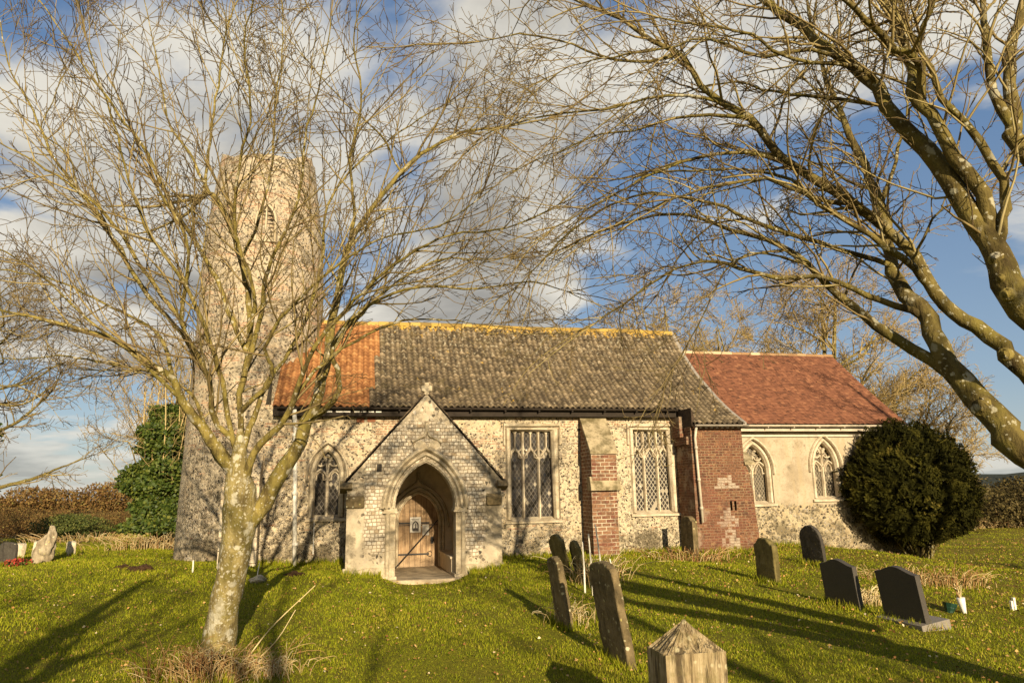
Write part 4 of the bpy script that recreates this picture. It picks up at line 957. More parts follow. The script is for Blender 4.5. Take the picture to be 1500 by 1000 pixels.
# -- the lichened tree on the left
WL = 8.75
def LT(pts, w1, d0, d1, w0=WL, bend=0): return px_limb(pts, w0, w1, d0, d1, bend)
tr_base = gp(313, 986)
trunkP = [tr_base-np.array([0, 0, .12])]+[atw(x, y, WL) for x, y in ((313, 984), (321, 935), (328, 894), (342, 824), (350, 778), (351, 742), (352, 716), (349, 694), (351, 660), (352, 628))]
trunkR = [.30, .245, .20, .178, .178, .195, .205, .185, .14, .085, .03]
left_limbs = [
 LT([(353, 772), (376, 752), (396, 718), (418, 683), (440, 644), (449, 617), (466, 586), (474, 552), (484, 514), (489, 470), (497, 430), (505, 385), (519, 347), (547, 304), (588, 253), (633, 213), (679, 190), (740, 182), (800, 170)], 9.9, .27, .022),
 LT([(588, 253), (557, 198), (507, 152), (456, 96), (405, 40)], 9.6, .035, .012, 9.45),
 LT([(507, 368), (517, 300), (512, 230), (530, 150), (520, 60), (540, -20)], 8.6, .06, .012, 9.1),
 LT([(449, 617), (476, 598), (497, 570), (494, 540), (487, 505), (512, 470), (560, 436), (620, 420), (700, 424), (780, 415), (835, 430)], 8.3, .11, .012, 8.9),
 LT([(350, 725), (361, 701), (370, 666), (389, 644), (409, 626), (425, 595), (440, 555), (449, 527), (475, 488), (520, 440), (590, 380), (660, 345), (740, 335), (820, 300)], 7.9, .13, .014),
 LT([(347, 700), (320, 660), (308, 644), (286, 613), (268, 586), (253, 554), (220, 532), (181, 505), (126, 483), (66, 469), (0, 455), (-70, 440)], 8.0, .20, .018),
 LT([(253, 554), (240, 505), (215, 475), (150, 445), (80, 410), (0, 395), (-60, 380)], 9.6, .06, .014, 8.6),
 LT([(348, 705), (336, 690), (318, 672), (305, 640), (290, 590), (268, 566), (230, 545), (160, 530), (100, 520), (30, 525), (-40, 520)], 9.8, .10, .012),
 LT([(347, 700), (350, 660), (352, 617), (350, 582), (356, 554), (365, 505), (365, 444), (352, 382), (334, 325), (308, 286), (297, 288)], 9.6, .205, .06),
 LT([(297, 288), (304, 224), (313, 160), (323, 96), (329, 48), (349, 0), (352, -40)], 9.4, .05, .014, 9.6),
 LT([(308, 286), (278, 224), (253, 192), (243, 154), (235, 109), (221, 48), (208, -20)], 10.0, .05, .012, 9.6),
 LT([(352, 382), (380, 320), (400, 240), (405, 150), (415, 60), (412, -30)], 10.4, .055, .012, 9.4),
 LT([(358, 545), (383, 461), (389, 409), (409, 360), (440, 290), (452, 200), (476, 110), (490, 20)], 8.3, .085, .012, 9.0),
 LT([(362, 520), (340, 470), (318, 410), (259, 313), (237, 272), (205, 208), (170, 160), (128, 102), (93, 48), (58, 0), (40, -30)], 9.2, .085, .012, 9.0),
 LT([(345, 690), (341, 643), (319, 621), (310, 600), (306, 555), (292, 520), (268, 466), (273, 417), (277, 365), (262, 320), (232, 270)], 8.0, .10, .03),
 LT([(268, 476), (218, 405), (167, 329), (122, 284), (66, 248), (30, 225), (-20, 200)], 7.6, .065, .014, 8.3),
 LT([(310, 560), (268, 490), (215, 430), (150, 320), (125, 291), (77, 222), (50, 160), (13, 90), (0, 20)], 9.3, .085, .014, 8.8),
 LT([(122, 290), (110, 260), (100, 225), (60, 190), (77, 147), (96, 95)], 9.4, .035, .012, 9.1),
 LT([(372, 608), (392, 567), (400, 532), (389, 510), (413, 466), (449, 426), (500, 385), (560, 350), (640, 330), (700, 290)], 7.7, .075, .014, 8.6),
 LT([(346, 680), (372, 610), (391, 560), (425, 510), (452, 450), (470, 380), (478, 300), (520, 240), (575, 200), (650, 150), (705, 120)], 10.3, .09, .012),
 LT([(268, 586), (240, 560), (170, 500), (110, 450), (60, 400), (10, 370), (-40, 350)], 7.4, .06, .012, 8.5),
 LT([(340, 640), (325, 560), (300, 480), (262, 400), (215, 330), (185, 240), (160, 150), (130, 60)], 7.2, .085, .012, 8.7),
 LT([(365, 500), (372, 430), (345, 340), (350, 250), (370, 160), (360, 60), (380, -20)], 7.3, .07, .012, 8.9),
 LT([(425, 595), (460, 545), (520, 500), (590, 470), (650, 468), (700, 476)], 9.6, .06, .012, 8.4),
 LT([(484, 514), (520, 470), (590, 410), (650, 380), (720, 380), (790, 370)], 10.4, .06, .012, 9.2),
]
cfgL = dict(thick=.055, seg=[.2, .16, .12, .07, .06], trop=[(0, 0, .1), (0, 0, .07), (0, 0, .06), (0, 0, .04), (0, 0, 0)], wander=[.05, .09, .12, .16, .1],
            num=[2.2, 4.5, 5.2, 0, 0], len=[2, 1.75, .80, .26, .1], rad=[.03, .0155, .0074, .0046, .003], rmin=.0038, ang=(22, 55))
left_limbs = snap(left_limbs, 0, (trunkP, trunkR))
add_tree('bare_tree', 'bare tree with pale lichen spots on its trunk in front of the round tower', None, tr_base, [(trunkP, trunkR)], left_limbs, cfgL,
         (M['bark_lichen'], M['bark_limb'], M['twig']), 5, 3.9)
# -- the leaning tree on the right, rooted beyond the frame
def RT_(pts, w0, w1, d0, d1, bend=0): return px_limb(pts, w0, w1, d0, d1, bend)
rb = np.array([6.75, 4.0, float(gz(6.75, 4.0))])
eC, eA, eB, eD = atw(1500, 661, 5.5), atw(1500, 452, 5.2), atw(1500, 545, 5.9), atw(1500, 228, 5.6)
tops = [rb+np.array([-.10, .05, .9]), rb+np.array([.15, -.1, 1.3]), rb+np.array([.1, .15, 1.1])]
def into(first, start, rad0):    # the lower, unseen piece of a limb down to the root
    P, R = first; mid = (start+P[0])/2+np.array([.15, 0, .1]); return [start, mid]+list(P), [rad0, (rad0+R[0])/2]+list(R)
A_ = RT_([(1500, 452), (1468, 392), (1449, 353), (1414, 304), (1378, 238), (1323, 182), (1287, 127), (1247, 91), (1196, 56), (1145, 20), (1090, -20)], 5.2, 6.6, .245, .07)
B_ = RT_([(1500, 545), (1468, 507), (1430, 478), (1396, 459), (1367, 432), (1338, 376), (1287, 329), (1196, 268), (1145, 237), (1095, 172), (1054, 150), (1024, 127), (993, 81), (953, 61), (907, 30), (841, 0), (780, -25)], 5.9, 7.6, .165, .03)
C_ = RT_([(1500, 661), (1468, 627), (1430, 584), (1391, 536), (1367, 488), (1348, 450), (1312, 412), (1300, 355), (1290, 304), (1272, 263), (1247, 203), (1226, 152), (1206, 101), (1190, 40), (1180, -20)], 5.5, 8.2, .275, .025)
D_ = RT_([(1500, 228), (1487, 192), (1481, 150), (1478, 105), (1481, 75), (1493, 39), (1502, -10)], 5.6, 6.4, .15, .08)
right_limbs = [into(A_, tops[1], .2), into(B_, tops[2], .16), into(C_, tops[0], .21), into(D_, tops[1]+np.array([.3, .2, .2]), .15),
 RT_([(1446, 345), (1439, 284), (1399, 228), (1363, 167), (1338, 132), (1333, 81), (1312, 41), (1292, 0), (1280, -40)], 5.25, 6.0, .15, .05),
 RT_([(1462, 370), (1472, 320), (1475, 294), (1459, 238), (1419, 177), (1383, 142), (1368, 101), (1348, 66), (1325, 30), (1300, -20)], 5.2, 5.6, .10, .03),
 RT_([(1346, 150), (1346, 99), (1310, 72), (1268, 33), (1232, 0), (1180, -30)], 5.8, 5.0, .09, .03),
 RT_([(1345, 130), (1340, 99), (1331, 60), (1322, 24), (1318, -30)], 5.8, 6.6, .07, .04),
 RT_([(1334, 85), (1352, 42), (1370, 0), (1380, -30)], 5.9, 5.6, .05, .03),
 RT_([(1345, 110), (1318, 66), (1312, 30), (1314, -30)], 5.8, 6.2, .05, .03),
 RT_([(1323, 182), (1298, 156), (1229, 147), (1160, 138), (1118, 129), (1060, 120), (1000, 135)], 5.7, 7.4, .05, .016),
 RT_([(1287, 127), (1250, 99), (1190, 93), (1130, 78), (1100, 54), (1030, 40), (960, 30)], 5.9, 5.3, .05, .014),
 RT_([(1247, 91), (1190, 75), (1120, 85), (1040, 60), (970, 75), (880, 90), (820, 110)], 6.1, 7.0, .05, .012),
 RT_([(1145, 237), (1095, 223), (1024, 228), (968, 248), (917, 274), (870, 300), (810, 330)], 6.9, 6.2, .05, .012),
 RT_([(1247, 300), (1196, 290), (1160, 263), (1095, 248), (993, 250), (930, 258), (860, 300)], 6.5, 7.4, .05, .012),
 RT_([(1355, 415), (1338, 392), (1276, 344), (1228, 315), (1180, 286), (1120, 262), (1060, 270), (980, 290)], 6.05, 5.6, .08, .016),
 RT_([(1400, 548), (1386, 541), (1338, 512), (1286, 478), (1252, 450), (1209, 416), (1181, 385), (1145, 360), (1095, 344), (1044, 329), (983, 314), (915, 330), (850, 355)], 5.9, 7.6, .14, .018),
 RT_([(1350, 470), (1310, 446), (1272, 431), (1230, 412), (1196, 403), (1135, 406), (1084, 390), (1044, 380), (1008, 385), (963, 405), (907, 446), (870, 470)], 6.2, 7.0, .075, .016),
 RT_([(1320, 412), (1307, 390), (1247, 370), (1176, 350), (1095, 324), (1064, 304), (1024, 294), (958, 284), (900, 300), (840, 340), (780, 400)], 6.4, 6.9, .07, .014),
 RT_([(1290, 300), (1310, 235), (1322, 187), (1330, 150)], 6.9, 7.4, .05, .02),
 RT_([(1282, 280), (1240, 265), (1218, 250), (1180, 235), (1130, 225)], 7.0, 7.6, .04, .014),
 RT_([(1340, 370), (1365, 320), (1395, 295), (1410, 280)], 6.2, 6.6, .03, .014),
 RT_([(1481, 190), (1454, 132), (1445, 75), (1442, 30), (1436, -20)], 5.65, 6.2, .09, .05),
 RT_([(1095, 172), (1040, 170), (985, 172), (930, 190), (880, 195), (820, 220), (760, 245)], 7.0, 7.8, .045, .012),
 RT_([(1054, 150), (1010, 140), (950, 145), (890, 160), (830, 165), (760, 180), (710, 200)], 7.1, 6.5, .04, .012),
 RT_([(993, 81), (930, 90), (880, 82), (820, 60), (760, 50), (700, 62)], 7.3, 6.8, .04, .012),
 RT_([(1181, 385), (1150, 375), (1100, 372), (1060, 400), (1040, 440), (1010, 500)], 6.9, 6.3, .03, .010),
]
right_limbs = snap(right_limbs, 4)
cfgR = dict(late=3, thick=.06, seg=[.2, .14, .1, .06, .06], trop=[(0, 0, .0), (-.02, 0, .0), (-.01, 0, .015), (0, 0, .03), (0, 0, 0)], wander=[.06, .15, .20, .24, .1],
            num=[2.2, 6.2, 8.4, 0, 0], len=[2, 1.25, .55, .18, .1], rad=[.03, .0135, .0064, .0040, .003], rmin=.0030, ang=(25, 62))
add_tree('bare_tree', 'large bare tree of several leaning mossy trunks reaching in from the right edge', None, rb,
         [([rb-np.array([0, 0, .2]), rb+np.array([0, 0, .35]), rb+np.array([.05, .02, 1.2])], [.55, .42, .3])], right_limbs, cfgR,
         (M['bark_big'], M['bark_big'], M['twig']), 9, 4.6)
rtree = [o_ for o_ in COL.objects if o_.get('label', '').startswith('large bare tree')][0]
allp = np.concatenate([smooth_path(*l, .06)[0] for l in right_limbs]); allr = np.concatenate([smooth_path(*l, .06)[1] for l in right_limbs]); qa, wa_ = pix(allp)
for (sx_, sy_, dr_) in ((1392, 494, .05), (1473, 519, .05), (1424, 600, .075), (1440, 386, .05), (1487, 432, .045), (1452, 415, .03)):
    k_ = int(np.argmin(np.hypot(qa[:, 0]-sx_, qa[:, 1]-sy_))); c_ = allp[k_]; tow = EYEP-c_; tow = tow/np.linalg.norm(tow)+np.array([-.35, -.1, .05]); tow /= np.linalg.norm(tow); r0_ = allr[k_]
    mb = MB(); mb.tube([c_+tow*r0_*.3, c_+tow*r0_*.95, c_+tow*(r0_*1.06+.006), c_+tow*(r0_*1.08+.012), c_+tow*(r0_*1.02+.006)], [dr_*1.25, dr_*1.15, dr_*.98, dr_*.75, dr_*.5], 12); mb.v = [tuple(np.array(v_)-np.array(rb)) for v_ in mb.v]; mb.build('branch_scar', M['bark_limb'], rtree, True)
# -- whole trees: behind the chancel, beyond the graveyard, and those to the south whose shade lies on the lawn
def auto_tree(label, base, height, spread, stems, seed, cfg, mats, group=None, name='bare_tree', lean=(0, 0), tr=.22, fork=.3, limbs=12, up=.75):
    lk = cfg.get('limb', 1); rnd = np.random.default_rng(seed); base = np.array([base[0], base[1], float(gz(base[0], base[1]))]); T = []; Ls = []
    for s_ in range(stems):
        o = np.array([rnd.normal(0, .35), rnd.normal(0, .35), 0])*(stems > 1)
        top = base+o+np.array([lean[0]*height*.4+rnd.normal(0, .05)*height, lean[1]*height*.4+rnd.normal(0, .05)*height, height*.8])
        mid = base+o*.6+np.array([lean[0]*.3, 0, height*fork])+rnd.normal(0, .12, 3)
        T.append(([base+o*.4-np.array([0, 0, .2]), base+o*.5+np.array([0, 0, .3]), mid, (mid+top)/2+rnd.normal(0, .2, 3), top], [tr*1.3, tr, tr*.8, tr*.45, tr*.14]))
        P, R = smooth_path(*T[-1], .3)
        for k in range(limbs):
            t = fork*.8+(1-fork*.8)*(k+rnd.random())/limbs; i = min(int(t*(len(P)-1)), len(P)-1); a = rnd.uniform(0, 2*math.pi)
            L = spread*rnd.uniform(.7, 1.15)*(1-.55*max(0, (t-.45))/.55); u = up*rnd.uniform(.6, 1.3)
            p = P[i]; e = p+L*np.array([math.cos(a), math.sin(a), u*.9])/math.hypot(1, u*.9); m_ = (p+e)/2+np.array([0, 0, -.08*L])+rnd.normal(0, .06*L, 3)
            m2 = p*.25+e*.75+rnd.normal(0, .06*L, 3)
            Ls.append(([p, m_, m2, e], [max(R[i]*.34*lk, .026), R[i]*.22*lk+.012, R[i]*.12*lk+.010, .010]))
    return add_tree(name, label, group, base, T, Ls, cfg, mats, seed+1, cfg['l0'])
cfgF = dict(seg=[.4, .35, .22, .16, .1], trop=[(0, 0, .05), (0, 0, .05), (0, 0, .04), (0, 0, .03), (0, 0, 0)], wander=[.08, .13, .17, .2, .1],
            num=[1.5, 4.0, 4.6, 0, 0], len=[3, 2.5, 1.2, .5, .2], rad=[.06, .042, .021, .013, .01], rmin=.0115, limb=1.6, ang=(25, 65), l0=2.5)
mf = (M['bark_limb'], M['bark_limb'], M['twig_far'])
gF = 'bare trees behind the church'
auto_tree('pale bare tree with a rounded crown rising behind the nave roof ridge', (20.0, 41), 17.0, 5.2, 2, 21, cfgF, mf, gF, limbs=13)
auto_tree('bare tree with an open crown between the two church roofs', (25.0, 43.0), 15.6, 4.6, 2, 22, cfgF, mf, gF, limbs=12)
auto_tree('tallest bare tree directly behind the red chancel roof', (29.5, 40), 18.0, 6.6, 2, 23, cfgF, mf, gF, limbs=15, tr=.3)
auto_tree('wide bare tree with low branches showing right of the chancel gable', (33.4, 38), 10.4, 6.0, 1, 24, cfgF, mf, gF, limbs=16, up=.45, tr=.28)
mw = (M['bark_big'], M['bark_big'], M['twig'])
gW = 'bare trees at the west edge of the churchyard'
cfgW = dict(cfgF, limb=1, num=[1.5, 3.6, 4.4, 0, 0], len=[3, 1.9, .9, .42, .2], rad=[.05, .028, .013, .009, .01], rmin=.0065)
cfgD = dict(cfgW, num=[1.5, 4.2, 5.4, 0, 0], rmin=.0075)
auto_tree('dark bare tree at the left edge with ivy round its trunk', (-12.9, 28.5), 11.0, 4.4, 1, 31, cfgD, mw, gW, limbs=20, tr=.24, up=.5)
auto_tree('pale slender bare tree standing behind the ivy covered one', (-7.6, 33), 9.6, 3.6, 2, 32, cfgW, mf, gW, limbs=16, up=.8, tr=.11)
gS = 'bare trees south of the churchyard'
cfgS = dict(cfgW, num=[1.2, 1.6, 1.5, 0, 0], rmin=.009, l0=1.0)
for i, (x, y, h, sp, tr_, fk) in enumerate(((-2.6, -1.6, 7.2, 1.9, .33, .38), (-4.3, -5.0, 7.6, 2.0, .27, .36), (5.2, -4.6, 8.6, 2.4, .12, .4), (.3, -8.0, 9.6, 2.8, .15, .45), (16.2, 3.0, 12.5, 4.2, .24, .3))):
    auto_tree('bare tree south of the churchyard casting its long shadow over the lawn', (x, y), h, sp, 1, 41+i, cfgS, mf, gS, limbs=12, tr=tr_, fork=fk, up=1.1)

# ------------------------------------------------------------------ leaves, bushes, ivy, yew
def leaf_quads(rnd, C, size, up=0.0, asp=.6, N=None, nb=.6):
    n = len(C); d = rnd.normal(0, 1, (n, 3)); d[:, 2] += up; d /= np.linalg.norm(d, axis=1, keepdims=True)
    if N is None: N = rnd.normal(0, 1, (n, 3))
    else: N = N+rnd.normal(0, nb, (n, 3))
    s_ = np.cross(d, N); s_ /= np.linalg.norm(s_, axis=1, keepdims=True)+1e-9
    sz = (size*rnd.uniform(.6, 1.3, n))[:, None]
    V = np.stack([C, C+d*sz*.5+s_*sz*asp*.5, C+d*sz, C+d*sz*.5-s_*sz*asp*.5], 1).reshape(-1, 3)
    return V, np.arange(n*4).reshape(n, 4)
def blob_points(rnd, n, c, rad, shell=.35, lumps=14, flat=0.0):
    """points near the skin of a lumpy ellipsoid; also outward directions"""
    u = rnd.normal(0, 1, (n, 3)); u /= np.linalg.norm(u, axis=1, keepdims=True)
    L = rnd.normal(0, 1, (lumps, 3)); L /= np.linalg.norm(L, axis=1, keepdims=True)
    k = 1+.11*np.clip((u@L.T-.72)/.28, 0, 1).sum(1)-.08+.03*rnd.normal(0, 1, n)
    rr_ = k*(1-shell*rnd.random(n)**1.6)
    P = np.array(c)+u*np.array(rad)*rr_[:, None]; return P, u, k
def bush(name, label, cat, px, py, rad, mt_leaf, mt_stem, n, size, seed, group=None, stems=40, base=None, shell=.6, zoff=0.0):
    rnd = np.random.default_rng(seed); b = gp(px, py) if base is None else np.array([base[0], base[1], float(gz(*base))])
    root = tag(empty(name, tuple(b)), label, cat, group)
    P, u, k = blob_points(rnd, n, (0, 0, rad[2]*.75+zoff), rad, shell)
    ok = P[:, 2] > .02; P = P[ok]; u = u[ok]
    V, f = leaf_quads(rnd, P, size, .3, .6, u, .8)
    fast_mesh('foliage', V, f, mt_leaf, root, np.clip(rnd.normal(.5, .25, len(f)), 0, 1))
    out = []
    for i in range(stems):
        e, uu, _ = blob_points(rnd, 1, (0, 0, rad[2]*.75+zoff), np.array(rad)*1.05, .3); e = e[0]; e[2] = max(e[2], .2)
        s0 = np.array([e[0]*.25, e[1]*.25, 0]); m_ = (s0+e)/2+rnd.normal(0, .08, 3)*rad[2]
        q, r_ = smooth_path([s0, m_, e], [.016, .011, .006], .25); out.append((q, r_*max(rad[2], 1)*.7, rnd.uniform(.3, .9)))
    v, f, t = tubes(out, 3, None); fast_mesh('stem', v, f, mt_stem, root, t); return root
# ivy-clad tree beside the tower
rnd = np.random.default_rng(77); ib = gp(232, 797); iroot = tag(empty('ivy_tree', tuple(ib)), 'ivy covered tree with bare upper branches left of the round tower', 'tree')
K = (ib[1]-0)/1.0
sc_ = float((ib-EYEP)@FW)/1050
hgt = 212*sc_; wd_ = 42*sc_
zc = rnd.random(52000)**.85; lump = 1+.22*np.sin(zc*17+1)+.12*np.sin(zc*41)
th = rnd.uniform(0, 2*math.pi, len(zc)); pr = wd_*np.sqrt(rnd.uniform(.35, 1, len(zc)))*np.clip(1.08-.45*zc**2.2, .2, 1.1)*lump*(1+.18*np.sin(3*th+zc*9)+.1*np.sin(7*th-zc*23))
P = np.stack([pr*np.cos(th), pr*np.sin(th), .45+zc*hgt*.86], -1)
keep = (np.sin(P[:, 0]*2.3+P[:, 2]*1.7)+np.sin(P[:, 1]*2.1-P[:, 2]*2.9+1)+rnd.normal(0, .5, len(P)) > -1.35)&((zc < .74)|(rnd.random(len(zc)) < .5)); P = P[keep]; th = th[keep]
V, f = leaf_quads(rnd, P, .125, -.2, .8, np.stack([np.cos(th), np.sin(th), .5+0*th], -1), .7)
fast_mesh('ivy', V, f, M['ivy'], iroot, np.clip(rnd.normal(.5, .22, len(f)), 0, 1))
out = [[] for _ in range(5)]; cfgI = dict(cfgW, num=[1.5, 3.2, 3.4, 0, 0], len=[2, 1.5, .8, .4, .2], rad=[.05, .026, .013, .009, .008])
for k in range(15):
    a = rnd.uniform(0, 2*math.pi); z0 = hgt*rnd.uniform(.25, .6); s0 = np.array([math.cos(a)*.3, math.sin(a)*.3, z0]); e = np.array([math.cos(a)*wd_*rnd.uniform(.3, 1.05), math.sin(a)*wd_*rnd.uniform(.3, 1.05), hgt*rnd.uniform(.95, 1.25)])
    p, r_ = smooth_path([s0, (s0+e)/2+rnd.normal(0, .15, 3)+np.array([math.cos(a), math.sin(a), 0])*.25, e], [.034, .024, .012], .25); out[0].append((p, r_, .8)); children(rnd, p+0, dirs_of(p), r_, np.linalg.norm(e-s0), 1, cfgI, out, .1, 1.6)
Vv, Ff, Tt, off = [], [], [], 0
for lv, L in enumerate(out):
    if L: v, f, t = tubes(L, 4 if lv < 2 else 3, None); Vv.append(v); Ff.append(f+off); Tt.append(t); off += len(v)
fast_mesh('crown', np.concatenate(Vv), np.concatenate(Ff), M['twig_far'], iroot, np.concatenate(Tt))
mb = MB(); mb.tube([(0, 0, -.2), (.05, 0, 1.5), (0, .1, hgt*.7)], [.34, .26, .1], 10); mb.build('trunk', M['bark_limb'], iroot, True)
# ivy on the dark tree at the left edge
lb = np.array([-12.9, 28.5]); n = 9000; zc = rnd.random(n); th = rnd.uniform(0, 2*math.pi, n); rr_ = .85*np.sqrt(rnd.random(n))*(1.1-.55*zc)*(1+.35*np.sin(5*zc*3+2*th))
P = np.stack([rr_*np.cos(th)+.25*zc, rr_*np.sin(th), .1+zc*4.4], -1); V, f = leaf_quads(rnd, P, .15, -.2, .85)
o = fast_mesh('ivy_plant', V, f, M['ivy'], None, np.clip(rnd.normal(.35, .2, len(f)), 0, 1)); o.location = (lb[0], lb[1], .35)
tag(o, 'dark ivy climbing the trunk of the bare tree at the left edge', 'ivy')
# the yew
yb = gp(1350, 829); yroot = tag(empty('yew_bush', tuple(yb)), 'dense dark rounded yew bush beside the chancel wall', 'bush')
rnd = np.random.default_rng(12); sc_ = float((yb-EYEP)@FW)/1050; R_ = 106*sc_; H_ = 104*sc_; zc_ = 109*sc_
def yew_shape(u):
    k = np.ones(len(u)); low_ = np.clip(-u[:, 2], 0, 1); k *= 1-.26*low_**1.5
    k *= 1+.035*np.sin(u[:, 0]*5+u[:, 2]*4)+.03*np.sin(u[:, 1]*8-u[:, 2]*7+1)+.035*np.sin(u[:, 0]*15+u[:, 1]*11-u[:, 2]*9); return k
ns = 7600; u = rnd.normal(0, 1, (ns, 3)); u /= np.linalg.norm(u, axis=1, keepdims=True)
tip = u*np.array([R_, R_*.68, H_])*(yew_shape(u)*(1-.30*rnd.random(ns)**2.0+.024*rnd.normal(0, 1, ns).clip(-1, 2.2)+.06*(rnd.random(ns) < .03)))[:, None]+np.array([0, 0, zc_])
gap = np.sin(u[:, 0]*5.1+1)*np.sin(u[:, 1]*4.3+2)*np.sin(u[:, 2]*6.1)+rnd.normal(0, .12, ns) > -.80; tip = tip[gap]; u = u[gap]; ns = len(tip)
sd = u+rnd.normal(0, .55, (ns, 3))+np.array([0, 0, .25]); sd /= np.linalg.norm(sd, axis=1, keepdims=True)
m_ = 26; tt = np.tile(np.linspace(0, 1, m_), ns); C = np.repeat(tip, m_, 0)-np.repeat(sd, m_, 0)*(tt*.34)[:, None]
sidev = np.cross(sd, rnd.normal(0, 1, (ns, 3))); sidev /= np.linalg.norm(sidev, axis=1, keepdims=True)
sgn = np.tile(np.where(np.arange(m_) % 2, 1, -1), ns)[:, None]
dirn = np.repeat(sidev, m_, 0)*sgn*(1+.0*tt[:, None])+np.repeat(sd, m_, 0)*.7+rnd.normal(0, .25, (ns*m_, 3)); dirn /= np.linalg.norm(dirn, axis=1, keepdims=True)
nn_ = np.cross(dirn, np.repeat(u, m_, 0)); nn_ /= np.linalg.norm(nn_, axis=1, keepdims=True)+1e-9
ln_ = (.085*np.repeat(rnd.uniform(.7, 1.5, ns), m_)*(.4+.6*np.sin(tt*2.4+.4)))[:, None]; wv = nn_*.016
V = np.stack([C-wv*.6, C+dirn*ln_*.5-wv, C+dirn*ln_, C+dirn*ln_*.5+wv], 1).reshape(-1, 3)
ok = V.reshape(-1, 4, 3)[:, :, 2].min(1) > .06
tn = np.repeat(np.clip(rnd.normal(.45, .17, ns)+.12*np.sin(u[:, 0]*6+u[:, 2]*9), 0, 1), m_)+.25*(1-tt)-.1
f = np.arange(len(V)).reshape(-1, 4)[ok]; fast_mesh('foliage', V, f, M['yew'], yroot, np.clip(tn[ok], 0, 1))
out = []
for k in range(70):
    e = tip[rnd.integers(ns)]*np.array([.85, .85, .9]); s0 = np.array([rnd.normal(0, .12), rnd.normal(0, .12), 0]); q, r_ = smooth_path([s0, s0+np.array([e[0]*.3, e[1]*.3, max(e[2], .3)*.45]), e], [.045, .03, .008], .2); out.append((q, r_, .4))
v, f, t = tubes(out, 4, None); fast_mesh('branch', v, f, M['bark_big'], yroot, t)
# bramble and hedge bushes closing the churchyard
gb_ = 'brown bramble bushes along the west boundary'
for i, (px, py, rx, rz, lab) in enumerate(((20, 800, 2.8, 0.61, 'broad rust brown bush behind the dark headstone at the left edge'), (85, 796, 3.0, 0.69, 'rust brown bush behind the rough standing stone'), (150, 790, 2.6, 0.58, 'ochre brown bush right of the white headstone'), (-40, 800, 3.2, 0.84, 'dark brown bush cut by the left edge of the lawn'), (196, 790, 2.2, 0.58, 'straw coloured bush at the foot of the ivy covered tree'))):
    b = gp(px, py); bush('bramble_bush', lab, 'bush', px, py, (rx, rx*.8, rz), M['bramble'], M['twig_brown'], 17000, .065, 100+i, gb_, 320, base=(b[0]*1.28, b[1]*1.28+2.5))
b = gp(105, 792); bush('green_bush', 'small bright green bush among the brown brambles', 'bush', 0, 0, (1.5, 1.0, .6), M['leafgreen'], M['twig_brown'], 9000, .08, 120, None, 30, base=(b[0]*1.05, b[1]*1.05))
gE = 'dark hedge bushes at the east boundary'
for i, (px, py, rx, rz, lab) in enumerate(((1478, 772, 2.6, .85, 'dark hedge bush just right of the yew at the field edge'), (1535, 770, 2.6, 1.2, 'taller dark hedge bush cut by the right edge of the field'))):
    b = gp(px, py); bush('hedge_bush', lab, 'bush', px, py, (rx, rx*.7, rz), M['hedge_dark'], M['twig_brown'], 8000, .14, 130+i, gE, 160, base=(b[0]*1.02, b[1]*1.02))
# far woods and a low hill
rnd = np.random.default_rng(5)
def wood(name, label, p0, p1, h, n, mt, seed):
    r = np.random.default_rng(seed); c = []
    a, b = np.array(p0), np.array(p1); L = np.linalg.norm(b-a); m_ = int(L/5)
    for i in range(m_):
        t = (i+r.random())/m_; q = a+(b-a)*t; hh = h*r.uniform(.6, 1.15)*(1+.25*math.sin(t*9)); P, u, k = blob_points(r, n, (q[0], q[1], hh*.5), (4.2, 3.2, hh*.62), .5, 10); c.append(P[P[:, 2] > 0])
    P = np.concatenate(c); V, f = leaf_quads(r, P, .42, .4, .5); o = fast_mesh(name, V, f, mt, None, np.clip(r.normal(.4, .25, len(f)), 0, 1)); tag(o, label, 'wood', None, 'stuff')
wood('far_wood', 'low brown woodland in the distance beyond the left boundary', (-75, 120), (-18, 120), 4.2, 2600, M['bramble'], 1)
wood('far_wood', 'low brown woodland in the distance beyond the right boundary', (70, 90), (120, 62), 2.6, 1800, M['hedge_dark'], 2)
mb = MB(); n_ = 40; prof_ = [(-200+i*30, 0) for i in range(n_)]
hv = []; hf = []
for i in range(n_):
    x = 60+i*14; y = 420-i*7; hh = 9+3.2*math.sin(i*.31)+1.2*math.sin(i*1.3)
    hv += [(x-40, y-90, -2), (x, y, hh), (x+40, y+120, -2)]
for i in range(n_-1):
    for k in (0, 1): a = 3*i+k; hf.append((a, a+3, a+4, a+1))
mb.add(hv, hf); o = mb.build('hills', simple('far_hill', (.045, .05, .035), .95, .1, .4, .05, bump=0), None, True); tag(o, kind='structure')

# ------------------------------------------------------------------ graves and small things
def stone_loop(w_, h, kind, n=9):
    a = w_/2
    if kind == 'round': return [(-a, -.25), (a, -.25), (a, h-a*.9)]+[(a*math.cos(t), h-a*.9+a*.9*math.sin(t)) for t in np.linspace(0, math.pi, n)[1:-1]]+[(-a, h-a*.9)]
    if kind == 'segment': return [(-a, -.25), (a, -.25)]+[(a*math.cos(t), h-.16*w_+.16*w_*math.sin(t)) for t in np.linspace(0, math.pi, n)]
    if kind == 'shoulder': return [(-a, -.25), (a, -.25), (a, h-.2*w_), (a*.78, h-.16*w_)]+[(a*.7*math.cos(t), h-.16*w_+.16*w_*math.sin(t)) for t in np.linspace(.15, math.pi-.15, n)]+[(-a*.78, h-.16*w_), (-a, h-.2*w_)]
    if kind == 'ogee': return [(-a, -.25), (a, -.25), (a, h-.12*w_)]+[(a*(1-2*t), h-.12*w_+.12*w_*(math.sin(math.pi*t)**2)) for t in np.linspace(.06, .94, 13)]+[(-a, h-.12*w_)]
BASES = []
